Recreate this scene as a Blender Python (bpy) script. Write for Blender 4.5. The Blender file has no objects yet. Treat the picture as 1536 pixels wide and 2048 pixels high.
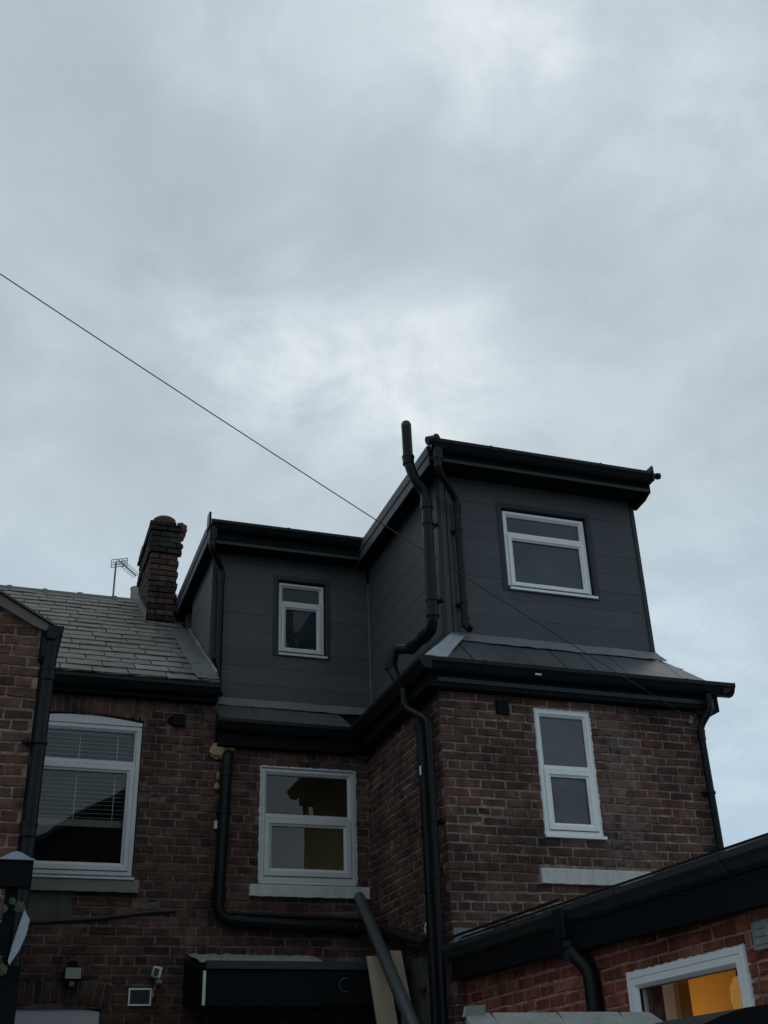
import bpy, math, random
from mathutils import Vector as V, Matrix
random.seed(7)
R = random.Random(11)
D = bpy.data
scene = bpy.context.scene
COL = scene.collection
rad = math.radians

# ------------------------------------------------------------------ camera
CAM = V((0, 0, 1.6))
RIGHT = V((0.94680742, -0.32033354, -0.03069409))
UP = V((-0.1271771, -0.4600941, 0.87871463))
FWD = V((0.29560393, 0.82806995, 0.4763596))
cam_data = D.cameras.new("camera")
cam = D.objects.new("camera", cam_data)
COL.objects.link(cam)
cam.matrix_world = Matrix(((RIGHT.x, UP.x, -FWD.x, CAM.x), (RIGHT.y, UP.y, -FWD.y, CAM.y),
                           (RIGHT.z, UP.z, -FWD.z, CAM.z), (0, 0, 0, 1)))
cam_data.sensor_fit = 'VERTICAL'
cam_data.sensor_height = 36
cam_data.lens = 2264.5 / 2048 * 36
cam_data.clip_start = 0.05
cam_data.clip_end = 3000
scene.camera = cam

# ------------------------------------------------------------------ exposure
vs = scene.view_settings
vs.view_transform = 'Standard'
vs.look = 'None'
vs.exposure = 0
vs.gamma = 1
vs.use_curve_mapping = False

# ------------------------------------------------------------------ sky
SUN_EL, SUN_ROT = rad(52), rad(12)
world = D.worlds.new("World")
scene.world = world
world.use_nodes = True
nt = world.node_tree
nt.nodes.clear()


def N(t, typ, **kw):
    n = t.nodes.new(typ)
    for k, v in kw.items():
        setattr(n, k, v)
    return n


def math_node(t, op, a, b=None, clamp=False):
    n = t.nodes.new('ShaderNodeMath')
    n.operation = op
    n.use_clamp = clamp
    for i, x in enumerate((a, b)):
        if x is None:
            continue
        if isinstance(x, (int, float)):
            n.inputs[i].default_value = x
        else:
            t.links.new(x, n.inputs[i])
    return n.outputs[0]


def mixc(t, fac, a, b, blend='MIX'):
    n = t.nodes.new('ShaderNodeMix')
    n.data_type = 'RGBA'
    n.blend_type = blend
    for i, x in ((0, fac), (6, a), (7, b)):
        if isinstance(x, (int, float)):
            n.inputs[i].default_value = x
        elif isinstance(x, tuple):
            n.inputs[i].default_value = (*x, 1)
        else:
            t.links.new(x, n.inputs[i])
    return n.outputs[2]


def ramp(t, fac, stops):
    n = t.nodes.new('ShaderNodeValToRGB')
    e = n.color_ramp.elements
    while len(e) < len(stops):
        e.new(0.5)
    for el, (p, c) in zip(e, stops):
        el.position = p
        el.color = (*c, 1) if isinstance(c, tuple) else (c, c, c, 1)
    t.links.new(fac, n.inputs[0])
    return n.outputs[0]


sky = N(nt, 'ShaderNodeTexSky', sky_type='NISHITA', sun_disc=False, sun_elevation=SUN_EL, sun_rotation=SUN_ROT)
tc = N(nt, 'ShaderNodeTexCoord')
sep = N(nt, 'ShaderNodeSeparateXYZ')
nt.links.new(tc.outputs['Generated'], sep.inputs[0])
zz = math_node(nt, 'ADD', math_node(nt, 'MAXIMUM', sep.outputs[2], 0.0), 0.22)
cmb = N(nt, 'ShaderNodeCombineXYZ')
nt.links.new(math_node(nt, 'DIVIDE', sep.outputs[0], zz), cmb.inputs[0])
nt.links.new(math_node(nt, 'DIVIDE', sep.outputs[1], zz), cmb.inputs[1])


def noise(t, vec, scale, detail=5, rough=0.5, dist=0.0, loc=(0, 0, 0), sc=(1, 1, 1)):
    m = t.nodes.new('ShaderNodeMapping')
    m.inputs['Location'].default_value = loc
    m.inputs['Scale'].default_value = sc
    t.links.new(vec, m.inputs[0])
    n = t.nodes.new('ShaderNodeTexNoise')
    n.inputs['Scale'].default_value = scale
    n.inputs['Detail'].default_value = detail
    n.inputs['Roughness'].default_value = rough
    n.inputs['Distortion'].default_value = dist
    t.links.new(m.outputs[0], n.inputs['Vector'])
    return n.outputs[0]


n1 = noise(nt, cmb.outputs[0], 1.35, 6, 0.52, 0.5, (0.7, 0.2, 0.0))
n2 = noise(nt, cmb.outputs[0], 3.4, 7, 0.55, 0.3, (3.1, 1.7, 0.4))


def blob(direction, sharp):
    """soft thinner place in the cloud around a direction of the sky"""
    vm = N(nt, 'ShaderNodeVectorMath', operation='DOT_PRODUCT')
    nt.links.new(tc.outputs['Generated'], vm.inputs[0])
    d = V(direction).normalized()
    vm.inputs[1].default_value = d
    return math_node(nt, 'POWER', math_node(nt, 'MAXIMUM', vm.outputs['Value'], 0.0), sharp)


BRIGHT = [((0.133, 0.793, 0.594), 260, 1.15), ((0.207, 0.786, 0.583), 260, 1.1), ((0.276, 0.773, 0.571), 260, 0.55), ((0.326, 0.757, 0.566), 400, 0.55), ((0.345, 0.728, 0.592), 500, 0.6), ((0.067, 0.842, 0.536), 260, -0.7), ((0.202, 0.832, 0.517), 260, -0.3), ((0.326, 0.558, 0.763), 300, 0.7), ((0.443, 0.532, 0.722), 200, 0.7), ((0.113, 0.626, 0.771), 400, 0.6), ((0.261, 0.555, 0.789), 300, 0.5), ((-0.029, 0.835, 0.549), 300, 0.5), ((0.013, 0.692, 0.722), 60, -0.3), ((0.297, 0.707, 0.642), 80, -0.35), ((0.546, 0.782, 0.299), 200, 0.6)]
thin = None
for d_, e_, w_ in BRIGHT:
    v_ = math_node(nt, 'MULTIPLY', blob(d_, e_), w_)
    thin = v_ if thin is None else math_node(nt, 'ADD', thin, v_)
n3 = noise(nt, cmb.outputs[0], 8.5, 6, 0.6, 0.6, (1.3, 4.7, 0.9))
amt = math_node(nt, 'ADD', math_node(nt, 'MULTIPLY', n1, 0.34), math_node(nt, 'MULTIPLY', n2, 0.40))
amt = math_node(nt, 'ADD', amt, math_node(nt, 'ADD', math_node(nt, 'MULTIPLY', n3, 0.17), 0.035))
detail = math_node(nt, 'MAXIMUM', math_node(nt, 'ADD', math_node(nt, 'ADD', math_node(nt, 'MULTIPLY', n2, 2.2), math_node(nt, 'MULTIPLY', n3, 1.6)), -1.25), 0.0)
amt = math_node(nt, 'ADD', amt, math_node(nt, 'MULTIPLY', math_node(nt, 'MULTIPLY', thin, detail), 0.19))
cloud = ramp(nt, amt, [(0.36, (0.400, 0.472, 0.525)), (0.46, (0.480, 0.560, 0.618)),
                       (0.60, (0.600, 0.685, 0.740)), (0.82, (0.85, 0.91, 0.915))])
low = math_node(nt, 'SUBTRACT', 1.0, math_node(nt, 'MULTIPLY', sep.outputs[2], 2.05), clamp=True)
cloud = mixc(nt, math_node(nt, 'MULTIPLY', low, 0.95), cloud, (0.415, 0.595, 0.76))
scaled = mixc(nt, 1.0, cloud, (10.0, 10.0, 10.0), 'MULTIPLY')
final = mixc(nt, 0.97, sky.outputs[0], scaled)
bg = N(nt, 'ShaderNodeBackground')
bg.inputs['Strength'].default_value = 0.1
nt.links.new(final, bg.inputs[0])
out = N(nt, 'ShaderNodeOutputWorld')
nt.links.new(bg.outputs[0], out.inputs[0])

# ------------------------------------------------------------------ sun (veiled, very soft)
sd = D.lights.new("sun", 'SUN')
sd.energy = 0.5
sd.angle = rad(60)
sd.color = (1.0, 0.97, 0.93)
sun = D.objects.new("sun", sd)
COL.objects.link(sun)
sdir = V((math.sin(SUN_ROT) * math.cos(SUN_EL), math.cos(SUN_ROT) * math.cos(SUN_EL), math.sin(SUN_EL)))
sun.rotation_euler = sdir.to_track_quat('Z', 'Y').to_euler()
sun.location = (0, 0, 30)


# ================================================================== materials
def new_mat(name):
    m = D.materials.new(name)
    m.use_nodes = True
    t = m.node_tree
    b = t.nodes['Principled BSDF']
    return m, t, b


def obj_vec(t):
    g = t.nodes.new('ShaderNodeNewGeometry')
    return g.outputs['Position']


def basic(name, col, rough=0.6, var=0.25, nscale=6.0, spec=0.5, bump=0.0, bscale=60, stretch=(1, 1, 1), coat=0, perobj=0.0):
    m, t, b = new_mat(name)
    p = obj_vec(t)
    n = noise(t, p, nscale, 5, 0.6, 0, (0, 0, 0), stretch)
    f = math_node(t, 'ADD', math_node(t, 'MULTIPLY', n, 2 * var), 1 - var)
    if perobj:
        oi = t.nodes.new('ShaderNodeObjectInfo')
        f = math_node(t, 'MULTIPLY', f, math_node(t, 'ADD', math_node(t, 'MULTIPLY', oi.outputs['Random'], 2 * perobj), 1 - perobj))
    cc = t.nodes.new('ShaderNodeCombineXYZ')
    for i in range(3):
        t.links.new(math_node(t, 'MULTIPLY', f, col[i]), cc.inputs[i])
    t.links.new(cc.outputs[0], b.inputs['Base Color'])
    b.inputs['Roughness'].default_value = rough
    b.inputs['Specular IOR Level'].default_value = spec
    if bump:
        bn = t.nodes.new('ShaderNodeBump')
        bn.inputs['Strength'].default_value = bump
        bn.inputs['Distance'].default_value = 0.01
        t.links.new(noise(t, p, bscale, 4, 0.6, 0, (0, 0, 0), stretch), bn.inputs['Height'])
        t.links.new(bn.outputs[0], b.inputs['Normal'])
    return m


def brick_mat(name, stops, stain=None, stain_box=None):
    m, t, b = new_mat(name)
    p = obj_vec(t)
    oi = t.nodes.new('ShaderNodeObjectInfo')
    g = t.nodes.new('ShaderNodeNewGeometry')
    r = math_node(t, 'FRACT', math_node(t, 'ADD', math_node(t, 'MULTIPLY', oi.outputs['Random'], 7.31), g.outputs['Random Per Island']))
    c = ramp(t, r, stops)
    n = noise(t, p, 9, 6, 0.65)
    c = mixc(t, 1.0, c, ramp(t, n, [(0.28, 0.35), (0.72, 1.35)]), 'MULTIPLY')
    c = mixc(t, 1.0, c, ramp(t, noise(t, p, 1.3, 6, 0.65, 0.4), [(0.34, 0.42), (0.66, 1.25)]), 'MULTIPLY')
    if stain:
        c = mixc(t, math_node(t, 'MULTIPLY', ramp(t, noise(t, p, 5, 6, 0.7), [(0.52, 0.0), (0.68, 1.0)]), 0.45), c, stain)
    if stain_box:
        # old lime smears where an opening was bricked up; a mark of its own on the wall
        x0, x1, z0, z1, sc = stain_box
        sp = t.nodes.new('ShaderNodeSeparateXYZ')
        t.links.new(p, sp.inputs[0])
        mid, half = (x0 + x1) / 2, (x1 - x0) / 2
        d = math_node(t, 'SUBTRACT', 1.0, math_node(t, 'DIVIDE', math_node(t, 'ABSOLUTE', math_node(t, 'SUBTRACT', sp.outputs[0], mid)), half), clamp=True)
        mz, hz = (z0 + z1) / 2, (z1 - z0) / 2
        e = math_node(t, 'SUBTRACT', 1.0, math_node(t, 'DIVIDE', math_node(t, 'ABSOLUTE', math_node(t, 'SUBTRACT', sp.outputs[2], mz)), hz), clamp=True)
        f = math_node(t, 'MULTIPLY', math_node(t, 'POWER', d, 0.5), math_node(t, 'POWER', e, 0.3))
        f = math_node(t, 'MULTIPLY', f, ramp(t, noise(t, p, 13, 6, 0.7, 0.6), [(0.42, 0.0), (0.60, 0.6)]))
        c = mixc(t, f, c, sc)
    t.links.new(c, b.inputs['Base Color'])
    b.inputs['Roughness'].default_value = 0.9
    b.inputs['Specular IOR Level'].default_value = 0.25
    bn = t.nodes.new('ShaderNodeBump')
    bn.inputs['Strength'].default_value = 0.7
    bn.inputs['Distance'].default_value = 0.008
    t.links.new(noise(t, p, 70, 5, 0.7), bn.inputs['Height'])
    t.links.new(bn.outputs[0], b.inputs['Normal'])
    return m


BR_OLD = [(0.0, (0.050, 0.032, 0.026)), (0.2, (0.100, 0.052, 0.039)), (0.4, (0.140, 0.064, 0.045)), (0.6, (0.078, 0.045, 0.036)),
          (0.78, (0.150, 0.078, 0.056)), (0.94, (0.083, 0.052, 0.043)), (0.965, (0.155, 0.080, 0.050)), (0.99, (0.125, 0.056, 0.042))]
m_brick = brick_mat("old_brick", BR_OLD, (0.13, 0.105, 0.09), (5.08, 5.62, 3.0, 5.1, (0.24, 0.19, 0.165)))
m_brick_front = brick_mat("old_brick_sooty", [(p, (a * 1.15, b2 * 1.12, c * 1.05)) for p, (a, b2, c) in BR_OLD], (0.12, 0.10, 0.085))
m_brick_new = brick_mat("red_brick", [(0.0, (0.20, 0.055, 0.034)), (0.3, (0.27, 0.075, 0.044)), (0.55, (0.32, 0.105, 0.06)),
                                      (0.75, (0.22, 0.058, 0.040)), (0.93, (0.34, 0.14, 0.08))])
m_brick_ch = brick_mat("chimney_brick", [(0.0, (0.042, 0.028, 0.022)), (0.4, (0.072, 0.042, 0.032)), (0.8, (0.092, 0.055, 0.042)), (0.97, (0.16, 0.105, 0.078))])
m_brick_soot = brick_mat("blackened_brick", [(0.0, (0.016, 0.018, 0.017)), (0.6, (0.024, 0.025, 0.023)), (0.95, (0.036, 0.033, 0.028))])
def mortar_mat(name, col, lo=0.35, hi=1.15):
    m, t, b = new_mat(name)
    p = obj_vec(t)
    c = mixc(t, 1.0, col, ramp(t, noise(t, p, 1.3, 6, 0.65, 0.4), [(0.32, lo), (0.68, hi)]), 'MULTIPLY')
    c = mixc(t, 1.0, c, ramp(t, noise(t, p, 14, 6, 0.7), [(0.3, 0.35), (0.65, 1.25)]), 'MULTIPLY')
    t.links.new(c, b.inputs['Base Color'])
    b.inputs['Roughness'].default_value = 0.95
    b.inputs['Specular IOR Level'].default_value = 0.15
    bn = t.nodes.new('ShaderNodeBump')
    bn.inputs['Strength'].default_value = 0.8
    bn.inputs['Distance'].default_value = 0.01
    t.links.new(noise(t, p, 80, 4, 0.7), bn.inputs['Height'])
    t.links.new(bn.outputs[0], b.inputs['Normal'])
    return m


m_mortar = mortar_mat("mortar", (0.31, 0.235, 0.20))
m_mortar_dark = mortar_mat("mortar_grey", (0.215, 0.165, 0.142), 0.4, 1.1)
m_soot_mortar = mortar_mat("sooty_mortar", (0.060, 0.052, 0.046))
m_mortar_new = mortar_mat("mortar_new", (0.42, 0.24, 0.19), 0.6, 1.1)
m_black = basic("black_upvc", (0.0075, 0.0095, 0.011), 0.36, 0.6, 3, 0.16)
m_black_matt = basic("black_paint", (0.0055, 0.0075, 0.009), 0.6, 0.3, 3, 0.07)
m_gutter_old = basic("dusty_black_upvc", (0.024, 0.028, 0.029), 0.5, 0.45, 3.5, 0.25)
m_white = basic("white_upvc", (0.76, 0.78, 0.77), 0.35, 0.05, 3, 0.5)
m_white_dull = basic("white_upvc_dull", (0.52, 0.54, 0.53), 0.45, 0.14, 4, 0.5)  # same white in a lower, slightly uneven tone
m_gasket = basic("black_gasket", (0.02, 0.02, 0.02), 0.6, 0.1)
m_lead = basic("lead_sheet", (0.125, 0.137, 0.143), 0.5, 0.35, 9, 0.5, 0.8, 24)
m_lead_dark = basic("dull_lead", (0.075, 0.085, 0.088), 0.6, 0.35, 6, 0.3, 0.8, 18)
m_lead_new = basic("bright_lead_sheet", (0.29, 0.32, 0.35), 0.40, 0.3, 20, 0.6, 1.0, 30)
m_newslate = basic("new_dark_slate", (0.060, 0.067, 0.071), 0.42, 0.4, 6, 0.4, 0.25, 60, (1, 1, 1), 0, 0.12)
m_stone = basic("painted_stone", (0.50, 0.51, 0.47), 0.75, 0.28, 7, 0.3, 0.6, 40, (3.5, 3.5, 0.7))
m_stone_dull = basic("dull_painted_stone", (0.185, 0.185, 0.165), 0.8, 0.2, 5, 0.3, 0.4, 40)
m_render = basic("cement_patch", (0.085, 0.082, 0.078), 0.9, 0.7, 6, 0.2, 0.6, 40)
m_moss = basic("mossy_masonry", (0.085, 0.090, 0.070), 0.95, 0.5, 7, 0.2, 0.6, 30)
m_plaster = basic("flaking_plaster", (0.24, 0.24, 0.22), 0.9, 0.95, 26, 0.2, 0.8, 40)
m_foam = basic("expanding_foam", (0.33, 0.255, 0.13), 0.85, 0.35, 30, 0.2, 0.9, 40)
m_wood = basic("bare_timber", (0.34, 0.275, 0.20), 0.8, 0.3, 4, 0.2, 0.4, 50, (7, 2, 1.0))
m_grey_pipe = basic("grey_plastic", (0.050, 0.056, 0.060), 0.30, 0.2, 5, 0.4)
m_coping = basic("coping_stone", (0.185, 0.20, 0.19), 0.85, 0.4, 9, 0.3, 0.5, 50, (1, 1, 1), 0, 0.1)
m_barge = basic("weathered_board", (0.145, 0.120, 0.102), 0.8, 0.25, 5, 0.2, 0.3, 30)
m_ground = basic("yard_concrete", (0.16, 0.155, 0.145), 0.95, 0.35, 0.7, 0.2, 0.6, 14)
m_ridge = basic("green_grey_ridge", (0.070, 0.084, 0.076), 0.8, 0.3, 6, 0.3, 0.5, 40)
m_ridge_y = basic("lichen_ridge", (0.115, 0.108, 0.082), 0.85, 0.3, 6, 0.3, 0.5, 40)
m_pot = basic("clay_pot", (0.34, 0.31, 0.25), 0.8, 0.25, 8, 0.3)
m_redpot = basic("red_clay_pot", (0.11, 0.06, 0.045), 0.85, 0.35, 12, 0.3)
m_metal = basic("galvanised_metal", (0.16, 0.17, 0.18), 0.4, 0.2, 8, 0.5)
m_wire = basic("cable_black", (0.015, 0.016, 0.018), 0.6, 0.1)
m_corr = basic("corrugated_plastic", (0.30, 0.35, 0.45), 0.35, 0.15, 6, 0.5)
m_sheet = basic("pale_plastic_sheet", (0.25, 0.31, 0.36), 0.4, 0.2, 10, 0.5)
m_leaf = basic("ivy_leaf", (0.042, 0.060, 0.022), 0.55, 0.4, 30, 0.4)
m_stem = basic("ivy_stem", (0.05, 0.045, 0.03), 0.8, 0.3, 10)
m_seal = basic("white_sealant", (0.60, 0.61, 0.58), 0.6, 0.2, 20)
m_lens = basic("floodlight_glass", (0.30, 0.31, 0.28), 0.2, 0.15, 8, 0.5)
m_door = basic("pale_grey_panel", (0.42, 0.44, 0.46), 0.4, 0.06, 3, 0.5)
m_int_grey = basic("room_plaster", (0.42, 0.42, 0.42), 0.9, 0.05, 2)
m_int_yellow = basic("room_yellow_paint", (0.68, 0.52, 0.27), 0.9, 0.08, 2)
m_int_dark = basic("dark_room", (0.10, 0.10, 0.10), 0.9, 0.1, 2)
m_slat = basic("blind_slat", (0.80, 0.82, 0.80), 0.5, 0.05, 4)
m_plaque = basic("grey_green_plate", (0.20, 0.24, 0.23), 0.5, 0.4, 25, 0.5)


def slate_mat():
    m, t, b = new_mat("old_slate")
    p = obj_vec(t)
    oi = t.nodes.new('ShaderNodeObjectInfo')
    g = t.nodes.new('ShaderNodeNewGeometry')
    r = math_node(t, 'FRACT', math_node(t, 'ADD', math_node(t, 'MULTIPLY', oi.outputs['Random'], 5.7), g.outputs['Random Per Island']))
    c = ramp(t, r, [(0.0, (0.102, 0.091, 0.084)), (0.3, (0.126, 0.113, 0.104)), (0.55, (0.11, 0.102, 0.094)), (0.72, (0.12, 0.112, 0.085)),
                    (0.88, (0.138, 0.123, 0.112)), (1.0, (0.094, 0.093, 0.085))])
    c = mixc(t, 1.0, c, ramp(t, noise(t, p, 7, 6, 0.65), [(0.3, 0.55), (0.7, 1.15)]), 'MULTIPLY')
    c = mixc(t, math_node(t, 'MULTIPLY', ramp(t, noise(t, p, 2.1, 4, 0.6), [(0.5, 0.0), (0.62, 1.0)]), 0.35), c, (0.145, 0.137, 0.092))
    t.links.new(c, b.inputs['Base Color'])
    b.inputs['Roughness'].default_value = 0.75
    b.inputs['Specular IOR Level'].default_value = 0.35
    bn = t.nodes.new('ShaderNodeBump')
    bn.inputs['Strength'].default_value = 0.5
    bn.inputs['Distance'].default_value = 0.01
    t.links.new(noise(t, p, 40, 5, 0.6), bn.inputs['Height'])
    t.links.new(bn.outputs[0], b.inputs['Normal'])
    return m


m_slate = slate_mat()


def cladding_mat():
    m, t, b = new_mat("anthracite_cladding")
    p = obj_vec(t)
    oi = t.nodes.new('ShaderNodeObjectInfo')
    n = noise(t, p, 1.5, 4, 0.6)
    g = noise(t, p, 9, 6, 0.7, 0, (0, 0, 0), (1, 1, 14))
    f = math_node(t, 'ADD', math_node(t, 'MULTIPLY', n, 0.30), 0.68)
    f = math_node(t, 'ADD', f, math_node(t, 'MULTIPLY', g, 0.30))
    f = math_node(t, 'MULTIPLY', f, math_node(t, 'ADD', math_node(t, 'MULTIPLY', oi.outputs['Random'], 0.16), 0.92))
    cc = t.nodes.new('ShaderNodeCombineXYZ')
    for i, v in enumerate((0.068, 0.075, 0.080)):
        t.links.new(math_node(t, 'MULTIPLY', f, v), cc.inputs[i])
    t.links.new(cc.outputs[0], b.inputs['Base Color'])
    b.inputs['Roughness'].default_value = 0.6
    b.inputs['Specular IOR Level'].default_value = 0.25
    bn = t.nodes.new('ShaderNodeBump')
    bn.inputs['Strength'].default_value = 0.25
    bn.inputs['Distance'].default_value = 0.004
    t.links.new(g, bn.inputs['Height'])
    t.links.new(bn.outputs[0], b.inputs['Normal'])
    return m


m_clad = cladding_mat()
m_clad_trim = basic("anthracite_trim", (0.024, 0.029, 0.032), 0.5, 0.15, 4, 0.25)


def glass_mat(name, tint=(1, 1, 1), frost=0.0, refl=0.9, frostcol=(0.2, 0.21, 0.22)):
    m, t, b = new_mat(name)
    t.nodes.remove(b)
    o = t.nodes['Material Output']
    tr = N(t, 'ShaderNodeBsdfTransparent')
    tr.inputs[0].default_value = (*tint, 1)
    base = tr.outputs[0]
    if frost:
        df = N(t, 'ShaderNodeBsdfDiffuse')
        t.links.new(mixc(t, 1.0, frostcol, ramp(t, noise(t, obj_vec(t), 1.6, 3, 0.5, 0.3), [(0.35, 0.7), (0.65, 1.25)]), 'MULTIPLY'), df.inputs[0])
        mx = N(t, 'ShaderNodeMixShader')
        mx.inputs[0].default_value = frost
        t.links.new(base, mx.inputs[1])
        t.links.new(df.outputs[0], mx.inputs[2])
        base = mx.outputs[0]
    gl = N(t, 'ShaderNodeBsdfGlossy')
    gl.inputs['Roughness'].default_value = 0.015
    p = obj_vec(t)
    bn = t.nodes.new('ShaderNodeBump')
    bn.inputs['Strength'].default_value = 0.03
    bn.inputs['Distance'].default_value = 0.03
    t.links.new(noise(t, p, 2.2, 2, 0.4), bn.inputs['Height'])
    t.links.new(bn.outputs[0], gl.inputs['Normal'])
    geo = t.nodes.new('ShaderNodeNewGeometry')
    dt = N(t, 'ShaderNodeVectorMath', operation='DOT_PRODUCT')
    t.links.new(geo.outputs['Normal'], dt.inputs[0])
    t.links.new(geo.outputs['Incoming'], dt.inputs[1])
    inv = math_node(t, 'SUBTRACT', 1.0, math_node(t, 'ABSOLUTE', dt.outputs['Value']), clamp=True)
    schlick = math_node(t, 'ADD', math_node(t, 'MULTIPLY', math_node(t, 'POWER', inv, 5.0), 0.96), 0.04)
    mx2 = N(t, 'ShaderNodeMixShader')
    t.links.new(math_node(t, 'MULTIPLY', schlick, refl, clamp=True), mx2.inputs[0])
    t.links.new(base, mx2.inputs[1])
    t.links.new(gl.outputs[0], mx2.inputs[2])
    t.links.new(mx2.outputs[0], o.inputs[0])
    return m


m_glass = glass_mat("window_glass", (0.90, 0.92, 0.90))
m_frost = glass_mat("obscured_glass", (0.5, 0.5, 0.5), 0.70, 0.9, (0.115, 0.125, 0.13))
m_glass_small = glass_mat("tinted_glass", (0.6, 0.66, 0.68), 0.5, 0.6, (0.045, 0.056, 0.062))
m_glass_loft = glass_mat("loft_glass", (0.6, 0.66, 0.7), 0.6, 0.9, (0.075, 0.092, 0.115))


def emit_mat(name, col, s):
    m, t, b = new_mat(name)
    b.inputs['Base Color'].default_value = (*col, 1)
    b.inputs['Emission Color'].default_value = (*col, 1)
    b.inputs['Emission Strength'].default_value = s
    return m


# ================================================================== mesh helpers
class MB:
    def __init__(self):
        self.v, self.f = [], []

    def add(self, vs_, fs):
        o = len(self.v)
        self.v += [tuple(x) for x in vs_]
        self.f += [tuple(i + o for i in f) for f in fs]
        return self

    def box(self, a, b):
        x0, y0, z0 = (min(a[i], b[i]) for i in range(3))
        x1, y1, z1 = (max(a[i], b[i]) for i in range(3))
        return self.hexa([(x0, y0, z0), (x1, y0, z0), (x1, y1, z0), (x0, y1, z0), (x0, y0, z1), (x1, y0, z1), (x1, y1, z1), (x0, y1, z1)])

    def hexa(self, p):
        return self.add(p, [(0, 3, 2, 1), (4, 5, 6, 7), (0, 1, 5, 4), (1, 2, 6, 5), (2, 3, 7, 6), (3, 0, 4, 7)])

    def obox(self, o, u, v, w):
        o, u, v, w = V(o), V(u), V(v), V(w)
        return self.hexa([o, o + u, o + u + v, o + v, o + w, o + u + w, o + u + v + w, o + v + w])

    def prism(self, poly, d):
        """poly: list of points (planar), extruded by vector d"""
        n = len(poly)
        d = V(d)
        p = [V(q) for q in poly]
        fs = [tuple(range(n))[::-1], tuple(range(n, 2 * n))]
        fs += [(i, (i + 1) % n, (i + 1) % n + n, i + n) for i in range(n)]
        return self.add(p + [q + d for q in p], fs)

    def tube(self, pts, r, seg=14, cap=True, r_end=None):
        pts = [V(p) for p in pts]
        rings = []
        t0 = (pts[1] - pts[0]).normalized()
        ref = V((0, 0, 1)) if abs(t0.z) < 0.9 else V((1, 0, 0))
        a = t0.cross(ref).normalized()
        for i, p in enumerate(pts):
            if i == 0:
                t = t0
            elif i == len(pts) - 1:
                t = (pts[i] - pts[i - 1]).normalized()
            else:
                t = ((pts[i + 1] - pts[i]).normalized() + (pts[i] - pts[i - 1]).normalized()).normalized()
            a = (a - t * a.dot(t)).normalized()
            b = t.cross(a)
            rr = r if r_end is None else r + (r_end - r) * i / (len(pts) - 1)
            rings.append([p + (a * math.cos(2 * math.pi * k / seg) + b * math.sin(2 * math.pi * k / seg)) * rr for k in range(seg)])
        vs_ = [q for ring in rings for q in ring]
        fs = []
        for i in range(len(pts) - 1):
            for k in range(seg):
                k2 = (k + 1) % seg
                fs.append((i * seg + k, i * seg + k2, (i + 1) * seg + k2, (i + 1) * seg + k))
        if cap:
            fs.append(tuple(range(seg))[::-1])
            fs.append(tuple((len(pts) - 1) * seg + k for k in range(seg)))
        return self.add(vs_, fs)

    def lathe(self, c, prof, seg=20):
        c = V(c)
        vs_, fs = [], []
        for r, z in prof:
            for k in range(seg):
                an = 2 * math.pi * k / seg
                vs_.append(c + V((r * math.cos(an), r * math.sin(an), z)))
        for i in range(len(prof) - 1):
            for k in range(seg):
                k2 = (k + 1) % seg
                fs.append((i * seg + k, i * seg + k2, (i + 1) * seg + k2, (i + 1) * seg + k))
        fs.append(tuple(range(seg))[::-1])
        fs.append(tuple((len(prof) - 1) * seg + k for k in range(seg)))
        return self.add(vs_, fs)

    def mesh(self, name, m, smooth=False):
        me = D.meshes.new(name)
        me.from_pydata(self.v, [], self.f)
        if m:
            me.materials.append(m)
        if smooth:
            for p in me.polygons:
                p.use_smooth = True
        me.update()
        return me

    def build(self, name, m, parent=None, smooth=False, bevel=0, label=None):
        o = D.objects.new(name, self.mesh(name, m, smooth))
        COL.objects.link(o)
        if parent:
            o.parent = parent
            if parent.type == 'EMPTY':
                o.location = -parent.location
        if smooth:
            o.data.set_sharp_from_angle(angle=rad(40))
        if bevel:
            b = o.modifiers.new("bevel", 'BEVEL')
            b.width = bevel
            b.segments = 2
            b.limit_method = 'ANGLE'
        if label:
            o['label'] = label
        return o


def thing(name, label, cat, loc=(0, 0, 0), group=None):
    o = D.objects.new(name, None)
    COL.objects.link(o)
    o.location = loc
    o.empty_display_size = 0.2
    tag(o, label, cat, group)
    return o


def tag(o, label, cat, group=None, kind=None):
    if label:
        o['label'] = label
    if cat:
        o['category'] = cat
    if group:
        o['group'] = group
    if kind:
        o['kind'] = kind
    return o


def fillet(pts, r, n=6):
    pts = [V(p) for p in pts]
    o = [pts[0]]
    for i in range(1, len(pts) - 1):
        a, b, c = pts[i - 1], pts[i], pts[i + 1]
        d = min(r, (a - b).length * 0.48, (c - b).length * 0.48)
        p, q = b + (a - b).normalized() * d, b + (c - b).normalized() * d
        for k in range(n + 1):
            t = k / n
            o.append(p * (1 - t) ** 2 + b * 2 * t * (1 - t) + q * t * t)
    o.append(pts[-1])
    return o


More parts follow.
